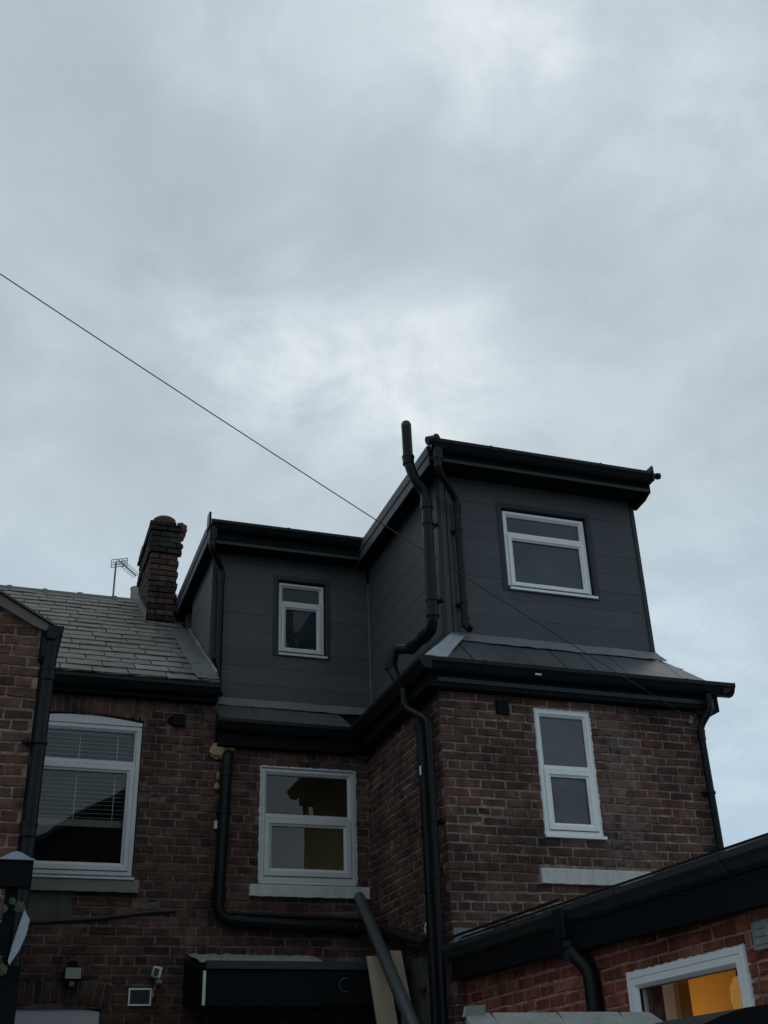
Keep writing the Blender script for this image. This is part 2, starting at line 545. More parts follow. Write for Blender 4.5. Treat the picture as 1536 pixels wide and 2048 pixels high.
def pipe(name, pts, r, mat, parent, rfil=0.09, collars=(), brackets=(), back=(0, 1, 0), label=None):
    """a plastic pipe with push-fit collars (sub-parts) and wall clips (sub-parts)"""
    p = MB().tube(fillet(pts, rfil), r, 16).build(name, mat, parent, True, label=label)
    for c, d in collars:
        c, d = V(c), V(d).normalized()
        MB().tube([c - d * 0.045, c + d * 0.045], r * 1.14, 16).tube([c + d * 0.030, c + d * 0.050], r * 1.24, 16).build("collar", mat, p, True)
    for c in brackets:
        c, b = V(c), V(back)
        m = MB().tube([c - V((0, 0, 0.012)), c + V((0, 0, 0.012))], r * 1.18, 16)
        side = V((b.y, -b.x, 0))
        m.obox(c + b * r - side * 0.016 - V((0, 0, 0.010)), b * 0.07, side * 0.032, V((0, 0, 0.02)))
        m.obox(c + b * (r + 0.02) - side * 0.055 - V((0, 0, 0.016)), b * 0.02, side * 0.11, V((0, 0, 0.032)))
        m.build("bracket", mat, p)
    return p


def gutter(name, a, b, outw, parent, mat=None, w=0.115, h=0.085, label=None, brackets=True):
    """ogee style trough from a to b; outw is the horizontal direction away from the wall; a,b are the back top edge"""
    mat = mat or m_black
    a, b, o = V(a), V(b), V(outw).normalized()
    prof = [(0, 0), (0, -h), (w * 0.45, -h), (w * 0.72, -h * 0.80), (w * 0.86, -h * 0.5), (w, -h * 0.30), (w, 0.004), (w * 0.93, 0.004),
            (w * 0.93, -h * 0.26), (w * 0.80, -h * 0.45), (w * 0.66, -h * 0.72), (w * 0.42, -h * 0.93), (0.005, -h * 0.93), (0.005, 0)]
    ring = lambda p: [p + o * q[0] + V((0, 0, q[1])) for q in prof]
    n = len(prof)
    m = MB()
    m.add(ring(a) + ring(b), [(i, (i + 1) % n, (i + 1) % n + n, i + n) for i in range(n)] + [tuple(range(n))[::-1], tuple(range(n, 2 * n))])
    g = m.build(name, mat, parent, label=label)
    L = (b - a).length
    d = (b - a).normalized()
    for e in ((a, -1), (b, 1)):
        cap = MB()
        cr = [e[0] + o * q[0] * 1.03 + V((0, 0, q[1] * 1.05 + 0.004)) + d * e[1] * 0.003 for q in prof[:8]]
        cap.prism(cr, d * e[1] * 0.008)
        cap.build("end_cap", mat, g)
    if brackets:
        k = max(1, int(L / 1.0))
        for i in range(k):
            p = a + d * (L * (i + 0.5) / k)
            mb = MB()
            bp = [(0.0, -h * 1.06), (w * 0.46, -h * 1.06), (w * 0.75, -h * 0.86), (w * 0.90, -h * 0.52), (w * 1.04, -h * 0.30), (w * 1.04, 0.008), (w * 1.0 + 0.001, 0.008),
                  (w * 1.0 + 0.001, -h * 0.30), (w * 0.865, -h * 0.505), (w * 0.725, -h * 0.81), (w * 0.45, -h * 1.01), (0, -h * 1.01)]
            mb.prism([p - d * 0.012 + o * q[0] + V((0, 0, q[1])) for q in bp], d * 0.024)
            mb.build("bracket", mat, g)
    return g


# ---------------------------------------------------------------- bricks
BRICKS = {}     # thing name -> list of records


def unit_brick(i):
    r = random.Random(100 + i)
    j = lambda s: (r.random() - 0.5) * s
    vs_ = []
    for y, ins in ((1.0, 0.0), (0.06, 0.0), (0.0, 1.0)):
        ix, iz = 0.018 * ins, 0.055 * ins
        for x, z in ((-0.5 + ix, -0.5 + iz), (0.5 - ix, -0.5 + iz), (0.5 - ix, 0.5 - iz), (-0.5 + ix, 0.5 - iz)):
            vs_.append((x + j(0.030), y + (j(0.08) if ins else 0), z + j(0.14)))
    fs = [(3, 2, 1, 0), (8, 9, 10, 11)]
    for a in (0, 4):
        for k in range(4):
            k2 = (k + 1) % 4
            fs.append((a + k, a + k2, a + 4 + k2, a + 4 + k))
    return vs_, fs


UNIT = [unit_brick(i) for i in range(10)]
UNIT_MESH = {}


def unit_mesh(i, mat):
    if (i, mat.name) not in UNIT_MESH:
        UNIT_MESH[(i, mat.name)] = MB().add(*UNIT[i]).mesh("brick", mat)
    return UNIT_MESH[(i, mat.name)]


def in_frame(p):
    d = V(p) - CAM
    z = d.dot(FWD)
    if z < 0.5:
        return 0
    x, y = d.dot(RIGHT) / z, d.dot(UP) / z
    return 1 if abs(x) < 0.345 and abs(y) < 0.458 else 0


def put(parent, mat, p, u, n, L, h, depth=0.10, rot=0.0, near=None):
    """one brick: p = centre of its face, u along, n outward"""
    BRICKS.setdefault(parent[0].name, dict(root=parent[0], recs=[]))['recs'].append((parent[1], mat, V(p), V(u), V(n), L, h, depth, rot, R.randrange(10)))


def intervals(s0, s1, cuts):
    segs = [(s0, s1)]
    for a, b in cuts:
        ns = []
        for x, y in segs:
            if b <= x or a >= y:
                ns.append((x, y))
            else:
                if a > x:
                    ns.append((x, a))
                if b < y:
                    ns.append((b, y))
        segs = ns
    return segs


def brick_wall(root, name, o, u, n, s0, s1, z0, z1, course, mod, openings=(), mat=None, mort=None, joint=0.013, phase=0.0, header=5,
               top=None, bz=None, thick=0.22, label=None, proud=0.007, skip=(), inset=0.0):
    """openings: (s0,s1,z0,z1) holes; skip: areas with no ordinary bricks (arches); top(s)->z clips; bz: z range that gets bricks"""
    o, u, n = V(o), V(u), V(n)
    mat, mort = mat or m_brick, mort or m_mortar
    zt = max(z1, top(s0) if top else z1, top(s1) if top else z1)
    # backing
    m = MB()
    ss = sorted({s0 + inset, s1, *[q for op in openings for q in op[:2] if s0 < q < s1]})
    zs = sorted({z0, z1, *[q for op in openings for q in op[2:] if z0 < q < z1]})
    for i in range(len(ss) - 1):
        for j in range(len(zs) - 1):
            cs, cz = (ss[i] + ss[i + 1]) / 2, (zs[j] + zs[j + 1]) / 2
            if any(a < cs < b and c < cz < d for a, b, c, d in openings):
                continue
            m.obox(o + u * ss[i] - n * proud + V((0, 0, zs[j])), u * (ss[i + 1] - ss[i]), -n * thick, V((0, 0, zs[j + 1] - zs[j])))
    if top:
        m.prism([o + u * s0 - n * proud + V((0, 0, z1)), o + u * s1 - n * proud + V((0, 0, z1)), o + u * s1 - n * proud + V((0, 0, top(s1))),
                 o + u * s0 - n * proud + V((0, 0, top(s0)))], -n * thick)
    w = m.build(name, mort, root, label=label)
    b0, b1 = bz or (z0, zt)
    k0, k1 = math.floor(b0 / course), math.ceil(b1 / course)
    for k in range(k0, k1):
        za, zb = k * course + joint / 2, (k + 1) * course - joint / 2
        za, zb = max(za, b0), min(zb, b1)
        if zb - za < 0.02:
            continue
        hd = header and (k % header == 0)
        L = mod / 2 if hd else mod
        off = phase + (0 if k % 2 else mod * 0.5) + (mod * 0.25 if hd else 0) + R.uniform(-0.012, 0.012)
        if top:
            lim = [s for s in [s0 + (s1 - s0) * q / 60 for q in range(61)] if top(s) > zb + 0.01]
            if not lim:
                continue
            e0, e1 = min(lim), max(lim)
        else:
            e0, e1 = s0, s1
        # openings that touch this course, with partial heights handled as separate thin bands
        hard = [(a, b) for a, b, c, d in list(openings) + list(skip) if c < zb - 0.012 and d > za + 0.012 and not (c > za + 0.03 or d < zb - 0.03)]
        part = [(a, b, c, d) for a, b, c, d in list(openings) + list(skip) if c < zb - 0.012 and d > za + 0.012 and (c > za + 0.03 or d < zb - 0.03)]
        bands = [(za, zb, e0, e1, hard + [(a, b) for a, b, c, d in part])]
        for a, b, c, d in part:
            if c > za + 0.03:
                bands.append((za, c - 0.004, max(a, e0), min(b, e1), hard))
            elif d < zb - 0.03:
                bands.append((d + 0.004, zb, max(a, e0), min(b, e1), hard))
        for ba, bb, x0, x1, cuts in bands:
            for a, b in intervals(x0, x1, cuts):
                q = math.floor((a - off) / L)
                while True:
                    p0, p1 = off + q * L + joint / 2, off + (q + 1) * L - joint / 2
                    q += 1
                    if p0 >= b:
                        break
                    p0, p1 = max(p0, a + 0.002), min(p1, b - 0.002)
                    if p1 - p0 < 0.025:
                        continue
                    c = o + u * ((p0 + p1) / 2) + V((0, 0, (ba + bb) / 2 + 0.0035 * math.sin(p0 * 1.7 + k * 0.6) + R.uniform(-0.002, 0.002))) + n * R.uniform(-0.0045, 0.003)
                    put((root, w), mat, c, u, n, (p1 - p0) * R.uniform(0.955, 1.005), (bb - ba) * R.uniform(0.88, 1.03), 0.09, R.uniform(-0.011, 0.011))
    return w


def arch(root, w, mat, o, u, n, sa, sb, zb, rise, h, count, splay=0.10, joint=0.015):
    """row of soldier bricks over an opening, each leaning a little outwards"""
    o, u, n = V(o), V(u), V(n)
    for i in range(count):
        t = (i + 0.5) / count
        s = sa + (sb - sa) * t
        z = zb + rise * (1 - (2 * t - 1) ** 2) + h / 2
        a = (2 * t - 1) * splay
        c = o + u * (s + a * h / 2) + V((0, 0, z)) + n * R.uniform(-0.002, 0.003)
        put((root, w), mat, c, u, n, (sb - sa) / count - joint, h, 0.09, -a)


def flush_bricks():
    for d in BRICKS.values():
        root, recs = d['root'], d['recs']
        sc = []
        for i, r in enumerate(recs):
            p = r[2]
            dv = p - CAM
            face = abs(dv.normalized().dot(r[4]))
            sc.append((in_frame(p) * r[5] * r[6] * face / dv.length_squared, i))
        sc.sort(reverse=True)
        keep = {i for s, i in sc[:298] if s > 0}
        rest = {}
        for i, (w, mat, p, u, n, L, h, dep, rot, vi) in enumerate(recs):
            z = V((0, 0, 1))
            uu = u * math.cos(rot) + z * math.sin(rot)
            zz_ = z * math.cos(rot) - u * math.sin(rot)
            M = Matrix(((uu.x * L, -n.x * dep, zz_.x * h, p.x), (uu.y * L, -n.y * dep, zz_.y * h, p.y), (uu.z * L, -n.z * dep, zz_.z * h, p.z), (0, 0, 0, 1)))
            if i in keep:
                b = D.objects.new("brick", unit_mesh(vi, mat))
                COL.objects.link(b)
                b.parent = w
                b.matrix_local = M
            else:
                rest.setdefault(mat.name, (mat, MB()))[1].add([M @ V(q) for q in UNIT[vi][0]], UNIT[vi][1])
        # one mass of the bricks that are out of the picture or smallest in it
        if rest:
            mb, mats = MB(), []
            idx = []
            for mat, b in rest.values():
                mats.append(mat)
                idx += [len(mats) - 1] * len(b.f)
                mb.add(b.v, b.f)
            o = mb.build("brickwork", None, root)
            for mm in mats:
                o.data.materials.append(mm)
            o.data.polygons.foreach_set("material_index", idx)
            o['kind'] = 'stuff'


# ---------------------------------------------------------------- windows
def ring(o, u, n, s0, s1, z0, z1, prof):
    """mitred frame: prof = (inset, outward) steps"""
    o, u, n = V(o), V(u), V(n)
    m = MB()
    vs_, fs = [], []
    for ins, dep in prof:
        for s, z in ((s0 + ins, z0 + ins), (s1 - ins, z0 + ins), (s1 - ins, z1 - ins), (s0 + ins, z1 - ins)):
            vs_.append(o + u * s + n * dep + V((0, 0, z)))
    for i in range(len(prof) - 1):
        for k in range(4):
            k2 = (k + 1) % 4
            fs.append((i * 4 + k, i * 4 + k2, (i + 1) * 4 + k2, (i + 1) * 4 + k))
    return m.add(vs_, fs)


def window(root, o, u, n, s0, s1, z0, z1, zt, mat=None, glass=None, back=0.0, sill=0.03, fw=0.045, sash=0.052, label=None, sill_x=0.02, dark_line=True):
    """PVC window: fixed light over a casement. o,u,n: wall frame, back: how far its face sits behind the wall face"""
    o, u, n = V(o), V(u), V(n)
    mat, glass = mat or m_white, glass or m_glass
    f = -back
    z = V((0, 0, 1))
    w = ring(o, u, n, s0, s1, z0, z1, [(0, f - 0.06), (0, f - 0.004), (0.004, f), (fw * 0.72, f), (fw * 0.8, f - 0.007), (fw, f - 0.013), (fw, f - 0.055), (0, f - 0.06)])
    w = w.build("window", mat, root, label=label)
    # transom
    th = 0.046
    t = MB().obox(o + u * (s0 + fw - 0.003) + n * (f - 0.054) + z * (zt - th / 2), u * (s1 - s0 - 2 * fw + 0.006), n * 0.052, z * th)
    t.obox(o + u * (s0 + fw - 0.002) + n * (f - 0.004) + z * (zt - th / 2 + 0.012), u * (s1 - s0 - 2 * fw + 0.004), n * 0.008, z * 0.010)
    t.build("transom", mat, w)
    # upper bead and pane
    a0, a1, b0, b1 = s0 + fw, s1 - fw, zt + th / 2, z1 - fw
    ring(o, u, n, a0, a1, b0, b1, [(0, f - 0.012), (0.010, f - 0.022), (0.012, f - 0.030)]).build("bead", mat, w)
    ring(o, u, n, a0 + 0.011, a1 - 0.011, b0 + 0.011, b1 - 0.011, [(0, f - 0.029), (0.004, f - 0.029), (0.004, f - 0.034)]).build("gasket", m_gasket, w)
    MB().obox(o + u * (a0 + 0.005) + n * (f - 0.038) + z * (b0 + 0.005), u * (a1 - a0 - 0.01), n * 0.004, z * (b1 - b0 - 0.01)).build("pane", glass, w)
    # casement
    c0, c1, d0, d1 = s0 + fw * 0.78, s1 - fw * 0.78, z0 + fw * 0.78, zt - th / 2 + 0.008
    ring(o, u, n, c0, c1, d0, d1, [(0, f - 0.02), (0, f + 0.008), (0.005, f + 0.013), (sash * 0.62, f + 0.013), (sash * 0.8, f + 0.002), (sash, f - 0.004), (sash, f - 0.02)]).build("sash", mat, w)
    ring(o, u, n, c0 + sash - 0.001, c1 - sash + 0.001, d0 + sash - 0.001, d1 - sash + 0.001, [(0, f - 0.013), (0.004, f - 0.013), (0.004, f - 0.02)]).build("gasket", m_gasket, w)
    MB().obox(o + u * (c0 + sash - 0.004) + n * (f - 0.024) + z * (d0 + sash - 0.004), u * (c1 - c0 - 2 * sash + 0.008), n * 0.004, z * (d1 - d0 - 2 * sash + 0.008)).build("pane", glass, w)
    if dark_line:
        MB().obox(o + u * (c0 - 0.003) + n * (f + 0.001) + z * (d0 - 0.005), u * (c1 - c0 + 0.006), n * 0.002, z * 0.004).build("gasket", m_gasket, w)
    if sill:
        MB().obox(o + u * (s0 - 0.004) + n * (f - 0.03) + z * (z0 - 0.028), u * (s1 - s0 + sill_x + 0.004), n * (0.03 + sill), z * 0.027).build("sill", mat, w, bevel=0.003)
    return w


def room(root, o, u, n, s0, s1, z0, z1, depth, mat, gap=0.09, label=None):
    """plaster box behind a window"""
    o, u, n = V(o), V(u), V(n)
    e = 0.35
    a = o + u * (s0 - e) - n * gap + V((0, 0, z0 - e))
    U, W, H = u * (s1 - s0 + 2 * e), -n * depth, V((0, 0, z1 - z0 + 2 * e))
    m = MB()
    t = 0.02
    m.obox(a + W, U, -n * t, H)
    m.obox(a, -u * t, W, H)
    m.obox(a + U, u * t, W, H)
    m.obox(a, U, W, V((0, 0, -t)))
    MB().obox(a + H, U, W, V((0, 0, t))).build("room_ceiling", m_int_grey if mat is not m_int_dark else mat, root)
    return m.build("room_wall", mat, root)


X, Y, Z = V((1, 0, 0)), V((0, 1, 0)), V((0, 0, 1))
FR, FL, SX = 8.92, 10.97, 3.64

# ================================================================== ground
g = MB().add([(-900, -900, 0), (900, -900, 0), (900, 900, 0), (-900, 900, 0)], [(0, 1, 2, 3)]).build("ground", m_ground)
tag(g, "grey concrete yard below the houses", None, None, 'structure')

# ================================================================== renovated house
H = thing("terraced_house", "dark brick terraced house with charcoal clad loft dormers and white windows", "house", (4.0, 9.0, 0))
# rear wing wall
win_r = (4.553, 5.125, 3.752, 4.900)
w_r = brick_wall(H, "rear_wing_wall", (0, FR, 0), X, -Y, SX, 6.30, 0, 5.02, 0.078, 0.235, [win_r], header=5, bz=(2.30, 4.99),
                 skip=[(4.47, 5.55, 3.352, 3.478), (4.185, 4.312, 4.82, 4.94)], inset=0.008)
# side wall of the wing, in the return
w_s = brick_wall(H, "return_wall", (SX, 0, 0), Y, -X, 9.012, FL, 0, 5.02, 0.078, 0.235, header=5, bz=(2.2, 4.99))
# main rear wall of this house
win_m = (2.503, 3.505, 3.690, 4.815)
w_m = brick_wall(H, "main_rear_wall", (0, FL, 0), X, -Y, 2.044, 3.650, 0, 4.99, 0.0815, 0.242, [win_m], header=4, bz=(2.1, 4.97),
                 mort=m_mortar_dark, skip=[(2.417, 3.615, 3.545, 3.655), (2.10, 3.62, 2.92, 3.0)])
MB().box((6.08, FR + 0.24, 0), (6.293, FL, 5.0)).box((3.9, FL + 0.1, 0), (6.293, FL + 0.3, 5.5)).box((6.08, FL + .3, 0), (6.293, 18.2, 5.5)).box((2.05, 18, 0), (6.07, 18.2, 5.5)).build("gable_wall", m_brick_front, H)
# old plaster band on the corner of the wing foot
MB().box((SX + 0.01, FR - 0.012, 2.84), (3.99, FR + 0.02, 2.985)).build("lead_apron", m_lead, H, label="grey lead strip at the foot of the wing wall")

# roof masses (behind the dormers)
def slope(yy, y0=10.80, z0=5.55, a=33):
    return z0 + (yy - y0) * math.tan(rad(a))


RY = 14.65
RZ = slope(RY)
MB().prism([(2.06, 11.62, 5.3), (2.06, 11.62, slope(11.62) - 0.05), (2.06, RY, RZ), (2.06, 18.3, 5.5), (2.06, 18.3, 5.3)], (4.24, 0, 0)).build("main_roof", m_newslate, H)
MB().box((3.9, 9.4, 5.0), (6.1, 13.9, 5.25)).build("loft_floor", m_black_matt, H)

# ---- skirt roofs of dark slates with lead aprons
EZ = 5.215      # top of eave
DR_Y, DL_Y, DX = 9.27, 11.50, 3.88


def skirt_slates(root, bot0, bot1, top0, top1, cuts, name="slate", thick=0.012, lap=0.5):
    """slates between the eave line bot0-bot1 and the head line top0-top1; cuts: fractions of joints"""
    bot0, bot1, top0, top1 = map(V, (bot0, bot1, top0, top1))
    nrm = (bot1 - bot0).cross(top0 - bot0).normalized()
    if nrm.z < 0:
        nrm = -nrm
    d = bot1 - bot0
    L = d.length
    dn = d.normalized()
    for k in range(len(cuts) - 1):
        a, b = cuts[k] * L + 0.0045, cuts[k + 1] * L - 0.0045

        def at(s):
            # foot of the joint and its head, clamped between the hips
            s_top0, s_top1 = (top0 - bot0).dot(dn), (top1 - bot0).dot(dn)
            st = min(max(s, s_top0), s_top1)
            if s > L - 0.004 and s_top1 > s:
                st = s_top1
            h = top0 + dn * (st - s_top0)
            return bot0 + dn * s, h
        p0, q0 = at(a)
        p1, q1 = at(b)
        j = nrm * R.uniform(0.0, 0.008)
        poly = [p0 + j, p1 + j, q1 + j]
        if (q1 - q0).length > 0.004:
            poly.append(q0 + j)
        MB().prism(poly, nrm * thick).build(name, m_newslate, root)


def skirt_base(name, pts, root=H, th=0.03):
    p = [V(q) for q in pts]
    return MB().prism([q - V((0, 0, 0.012)) for q in p], (0, 0, -th)).build(name, m_black_matt, root)


# front of the wing
er = [(3.47, 8.79, EZ), (6.50, 8.79, EZ), (6.17, DR_Y + 0.01, 5.655), (3.87, DR_Y + 0.01, 5.655)]
sb = skirt_base("wing_skirt_roof", er)
cuts = [0, .055, .165, .27, .375, .48, .585, .69, .79, .89, 1.0]
skirt_slates(sb, er[0], er[1], er[3], er[2], cuts)
# along the return
es = [(3.47, 8.79, EZ), (3.47, 10.86, EZ), (DX, 11.49, 5.60), (DX, DR_Y, 5.655)]
sb2 = skirt_base("return_skirt_roof", es)
MB().prism([V(q) for q in es], (0.004, 0, 0.012)).build("slate", m_newslate, sb2)
# main rear
em = [(2.06, 10.84, EZ - 0.01), (3.47, 10.84, EZ - 0.01), (3.88, DL_Y, 5.60), (2.06, DL_Y, 5.60)]
sb3 = skirt_base("main_skirt_roof", em)
skirt_slates(sb3, em[0], em[1], em[3], em[2], [0, 0.30, 0.62, 1.0])
# right hip side
eh = [(6.50, 8.79, EZ), (6.50, 11.0, EZ), (6.17, 11.0, 5.655), (6.17, DR_Y, 5.655)]
sb4 = skirt_base("hip_skirt_roof", eh)
MB().prism([V(q) for q in eh], (0, 0, 0.012)).build("slate", m_newslate, sb4)


def lead_strip(root, pts_top, pts_bot, th, mat, wav=0.006, n=14, up=None, label=None, name="lead_flashing"):
    """dressed lead: a strip subdivided and slightly crumpled"""
    a0, a1 = V(pts_top[0]), V(pts_top[1])
    b0, b1 = V(pts_bot[0]), V(pts_bot[1])
    m = MB()
    vs_, fs = [], []
    nrm = (a1 - a0).cross(b0 - a0).normalized()
    if nrm.dot(CAM - a0) < 0:
        nrm = -nrm
    for i in range(n + 1):
        t = i / n
        for j in range(4):
            q = j / 3
            p = (a0 + (a1 - a0) * t) * (1 - q) + (b0 + (b1 - b0) * t) * q
            e = 1 if j in (1, 2) else 0.6
            p = p + nrm * (th + R.uniform(-wav, wav) * e) + (b0 - a0).normalized() * (R.uniform(-wav, wav) * 1.6 if j == 3 else 0)
            vs_.append(p)
    for i in range(n):
        for j in range(3):
            fs.append((i * 4 + j, i * 4 + j + 1, i * 4 + 5 + j, i * 4 + 4 + j))
    k = len(vs_)
    vs_ += [p - nrm * 0.006 for p in vs_]
    fs += [tuple(q + k for q in f[::-1]) for f in fs]
    rim = [i * 4 for i in range(n + 1)] + [n * 4 + 1, n * 4 + 2] + [i * 4 + 3 for i in range(n, -1, -1)] + [2, 1]
    fs += [(rim[i], rim[(i + 1) % len(rim)], rim[(i + 1) % len(rim)] + k, rim[i] + k) for i in range(len(rim))]
    return m.add(vs_, fs).build(name, mat, root, True, label=label)


lead_strip(H, ((3.93, 9.262, 5.712), (6.17, 9.262, 5.712)), ((3.90, 9.19, 5.605), (6.24, 9.19, 5.605)), 0.012, m_lead, 0.005, 26)
lead_strip(H, ((2.07, 11.488, 5.672), (3.87, 11.488, 5.672)), ((2.07, 11.385, 5.555), (3.80, 11.385, 5.555)), 0.012, m_lead, 0.006, 20)
lead_strip(H, ((3.915, 9.25, 5.668), (4.07, 9.22, 5.66)), ((3.50, 8.86, 5.275), (3.715, 8.86, 5.275)), 0.020, m_lead_new, 0.010, 9,
           label="bright crinkled lead patch over the hip below the soil pipe", name="lead_patch")
lead_strip(H, ((6.16, 9.26, 5.67), (6.30, 9.33, 5.62)), ((6.20, 9.15, 5.575), (6.40, 9.15, 5.53)), 0.016, m_lead, 0.004, 5)


# ---- dormers
def clad_face(root, o, u, n, s0, s1, z0, z1, spacing, holes=(), th=0.018, phase=0.0, top=None, bottom=None):
    """boards laid with a shadow joint; o,u,n frame of the outer face"""
    o, u, n = V(o), V(u), V(n)
    k = math.floor((z0 - phase) / spacing)
    while True:
        za, zb = phase + k * spacing + 0.0009, phase + (k + 1) * spacing - 0.0009
        k += 1
        if za >= z1:
            break
        za, zb = max(za, z0), min(zb, z1)
        if zb - za < 0.015:
            continue
        cu = [(a, b) for a, b, c, d in holes if c < zb - 0.004 and d > za + 0.004]
        segs = intervals(s0, s1, cu)
        for a, b, c, d in holes:
            if c < zb - 0.004 and d > za + 0.004:
                if c > za + 0.012:
                    segs.append((a, b, za, c))
                if d < zb - 0.012:
                    segs.append((a, b, d, zb))
        for sg in segs:
            a, b = sg[:2]
            y0, y1 = (za, zb) if len(sg) == 2 else sg[2:]
            if bottom:
                # boards cut to a sloping base line: bottom(s) gives its height
                pts = [(a, max(y0, bottom(a))), (b, max(y0, bottom(b)))]
                if y1 <= min(bottom(a), bottom(b)):
                    continue
                if bottom(a) < y1 < bottom(b) or bottom(b) < y1 < bottom(a):
                    # find where the base reaches the board's head
                    t = a + (b - a) * (y1 - bottom(a)) / (bottom(b) - bottom(a))
                    if bottom(b) > y1:
                        poly = [(a, max(y0, bottom(a)))]
                        if bottom(a) < y0:
                            tt = a + (b - a) * (y0 - bottom(a)) / (bottom(b) - bottom(a))
                            poly.append((tt, y0))
                        poly += [(t, y1), (a, y1)]
                    else:
                        continue
                else:
                    poly = [(a, max(y0, bottom(a)))]
                    if bottom(a) < y0 < bottom(b):
                        tt = a + (b - a) * (y0 - bottom(a)) / (bottom(b) - bottom(a))
                        poly.append((tt, y0))
                    poly += [(b, max(y0, bottom(b))), (b, y1), (a, y1)]
            else:
                poly = [(a, y0), (b, y0), (b, y1), (a, y1)]
            j = n * R.uniform(-0.0012, 0.0012)
            tl = -R.uniform(0.0008, 0.0022)
            pp = [o + u * s + Z * zq + j + n * (tl if zq > (y0 + y1) / 2 else 0.0) for s, zq in poly]
            MB().prism(pp, -n * th).build("plank", m_clad, root)


def slab_hole(name, o, u, n, s0, s1, z0, z1, holes, th, mat, root, back=0.019):
    o, u, n = V(o), V(u), V(n)
    m = MB()
    ss = sorted({s0, s1, *[q for h in holes for q in h[:2]]})
    zs = sorted({z0, z1, *[q for h in holes for q in h[2:]]})
    for i in range(len(ss) - 1):
        for j in range(len(zs) - 1):
            cs, cz = (ss[i] + ss[i + 1]) / 2, (zs[j] + zs[j + 1]) / 2
            if any(a < cs < b and c < cz < d for a, b, c, d in holes):
                continue
            m.obox(o + u * ss[i] - n * back + Z * zs[j], u * (ss[i + 1] - ss[i]), -n * th, Z * (zs[j + 1] - zs[j]))
    return m.build(name, mat, root)


TOPZ, TOPL = 7.445, 7.40
hw_r = (4.590, 5.560, 6.245, 7.175)
dr = slab_hole("right_dormer_wall", (0, DR_Y, 0), X, -Y, DX + 0.03, 6.155, 5.3, 7.6, [hw_r], 0.10, m_black_matt, H)
clad_face(dr, (0, DR_Y, 0), X, -Y, 4.03, 6.125, 5.66, TOPZ + 0.02, 0.2095, [hw_r], phase=5.093)
ds = slab_hole("return_dormer_wall", (DX, 0, 0), Y, -X, DR_Y + 0.03, DL_Y + 2.2, 5.3, 7.6, [], 0.10, m_black_matt, H)
clad_face(ds, (DX, 0, 0), Y, -X, DR_Y + 0.02, DL_Y - 0.003, 5.62, TOPL + 0.02, 0.2095, phase=5.093)
hw_l = (2.790, 3.350, 6.225, 7.142)
dl = slab_hole("left_dormer_wall", (0, DL_Y, 0), X, -Y, 2.07, DX - 0.002, 5.3, 7.6, [hw_l], 0.10, m_black_matt, H)
clad_face(dl, (0, DL_Y, 0), X, -Y, 2.10, DX - 0.024, 5.62, TOPL + 0.02, 0.207, [hw_l], phase=5.851)
CX = 2.04
dc = MB().prism([(CX + 0.02, DL_Y + 0.10, 5.55), (CX + 0.02, 12.88, slope(12.88) - 0.1), (CX + 0.02, 12.88, 7.5), (CX + 0.02, DL_Y + 0.10, 7.5)], (0.08, 0, 0)).build("cheek_wall", m_black_matt, H)
clad_face(dc, (CX, 0, 0), Y, -X, DL_Y + 0.02, 12.88, 5.6, TOPL + 0.02, 0.207, phase=5.851, bottom=lambda s: slope(s) + 0.02)
# recess and post at the back of the cheek
MB().box((CX + 0.12, 12.88, 6.6), (CX + 0.2, 13.40, 7.5)).build("cheek_recess_panel", m_clad_trim, H)
MB().box((CX - 0.005, 13.28, 6.9), (CX + 0.12, 13.36, 7.45)).build("corner_post", m_clad, H)
# corner trims
MB().box((CX - 0.012, DL_Y - 0.012, 5.60), (CX + 0.055, DL_Y + 0.015, TOPL)).build("corner_trim", m_clad_trim, H)
MB().box((6.122, DR_Y - 0.012, 5.66), (6.166, DR_Y + 0.12, TOPZ)).build("corner_trim", m_clad_trim, H)
MB().box((DX - 0.014, DR_Y - 0.014, 5.64), (DX + 0.030, DR_Y + 0.018, TOPZ)).build("corner_trim", m_clad_trim, H)
MB().box((DX + 0.030, DR_Y - 0.006, 5.66), (3.965, DR_Y + 0.016, TOPZ)).box((3.975, DR_Y - 0.009, 5.66), (4.022, DR_Y + 0.016, TOPZ)).build("corner_trim", m_clad, H)
MB().box((DX - 0.021, DL_Y - 0.008, 5.60), (DX - 0.0005, DL_Y + 0.002, 7.22)).build("internal_corner_bead", m_lead, H, label="pale thin bead where the two dormers meet")
# screw heads
def screws(root, o, u, n, pts):
    for s_, z_ in pts:
        c_ = V(o) + V(u) * (s_ + R.uniform(-0.01, 0.01)) + Z * z_
        MB().tube([c_ - V(n) * 0.004, c_ + V(n) * 0.0025], 0.006, 8).build("screw", m_clad_trim, root)


screws(dr, (0, DR_Y, 0), X, -Y, [(x_, z_) for x_ in (4.35, 5.2, 6.08) for z_ in (5.80, 6.02, 6.23, 6.65, 6.86, 7.07) if not (4.5 < x_ < 5.6 and z_ > 6.2)])
screws(dl, (0, DL_Y, 0), X, -Y, [(x_, z_) for x_ in (2.62, 3.42) for z_ in (5.80, 5.98, 6.19, 6.60, 6.81)])
screws(ds, (DX, 0, 0), Y, -X, [(y_, z_) for y_ in (9.9, 10.9) for z_ in (5.9, 6.1, 6.52)])
# deck side of the right dormer
MB().box((6.157, DR_Y + 0.12, 5.3), (6.170, 13.9, 7.6)).build("right_cheek", m_clad, H)

# window surrounds (dark folded trim) and windows
def surround(root, o, n, h, w=0.055, proud=0.006):
    a, b, c, d = h
    return ring(o, X, n, a - w, b + w, c - 0.01, d + w, [(0, -0.02), (0, proud), (w - 0.008, proud), (w, proud - 0.004), (w + 0.001, -0.10)]).build("window_surround", m_clad_trim, root)


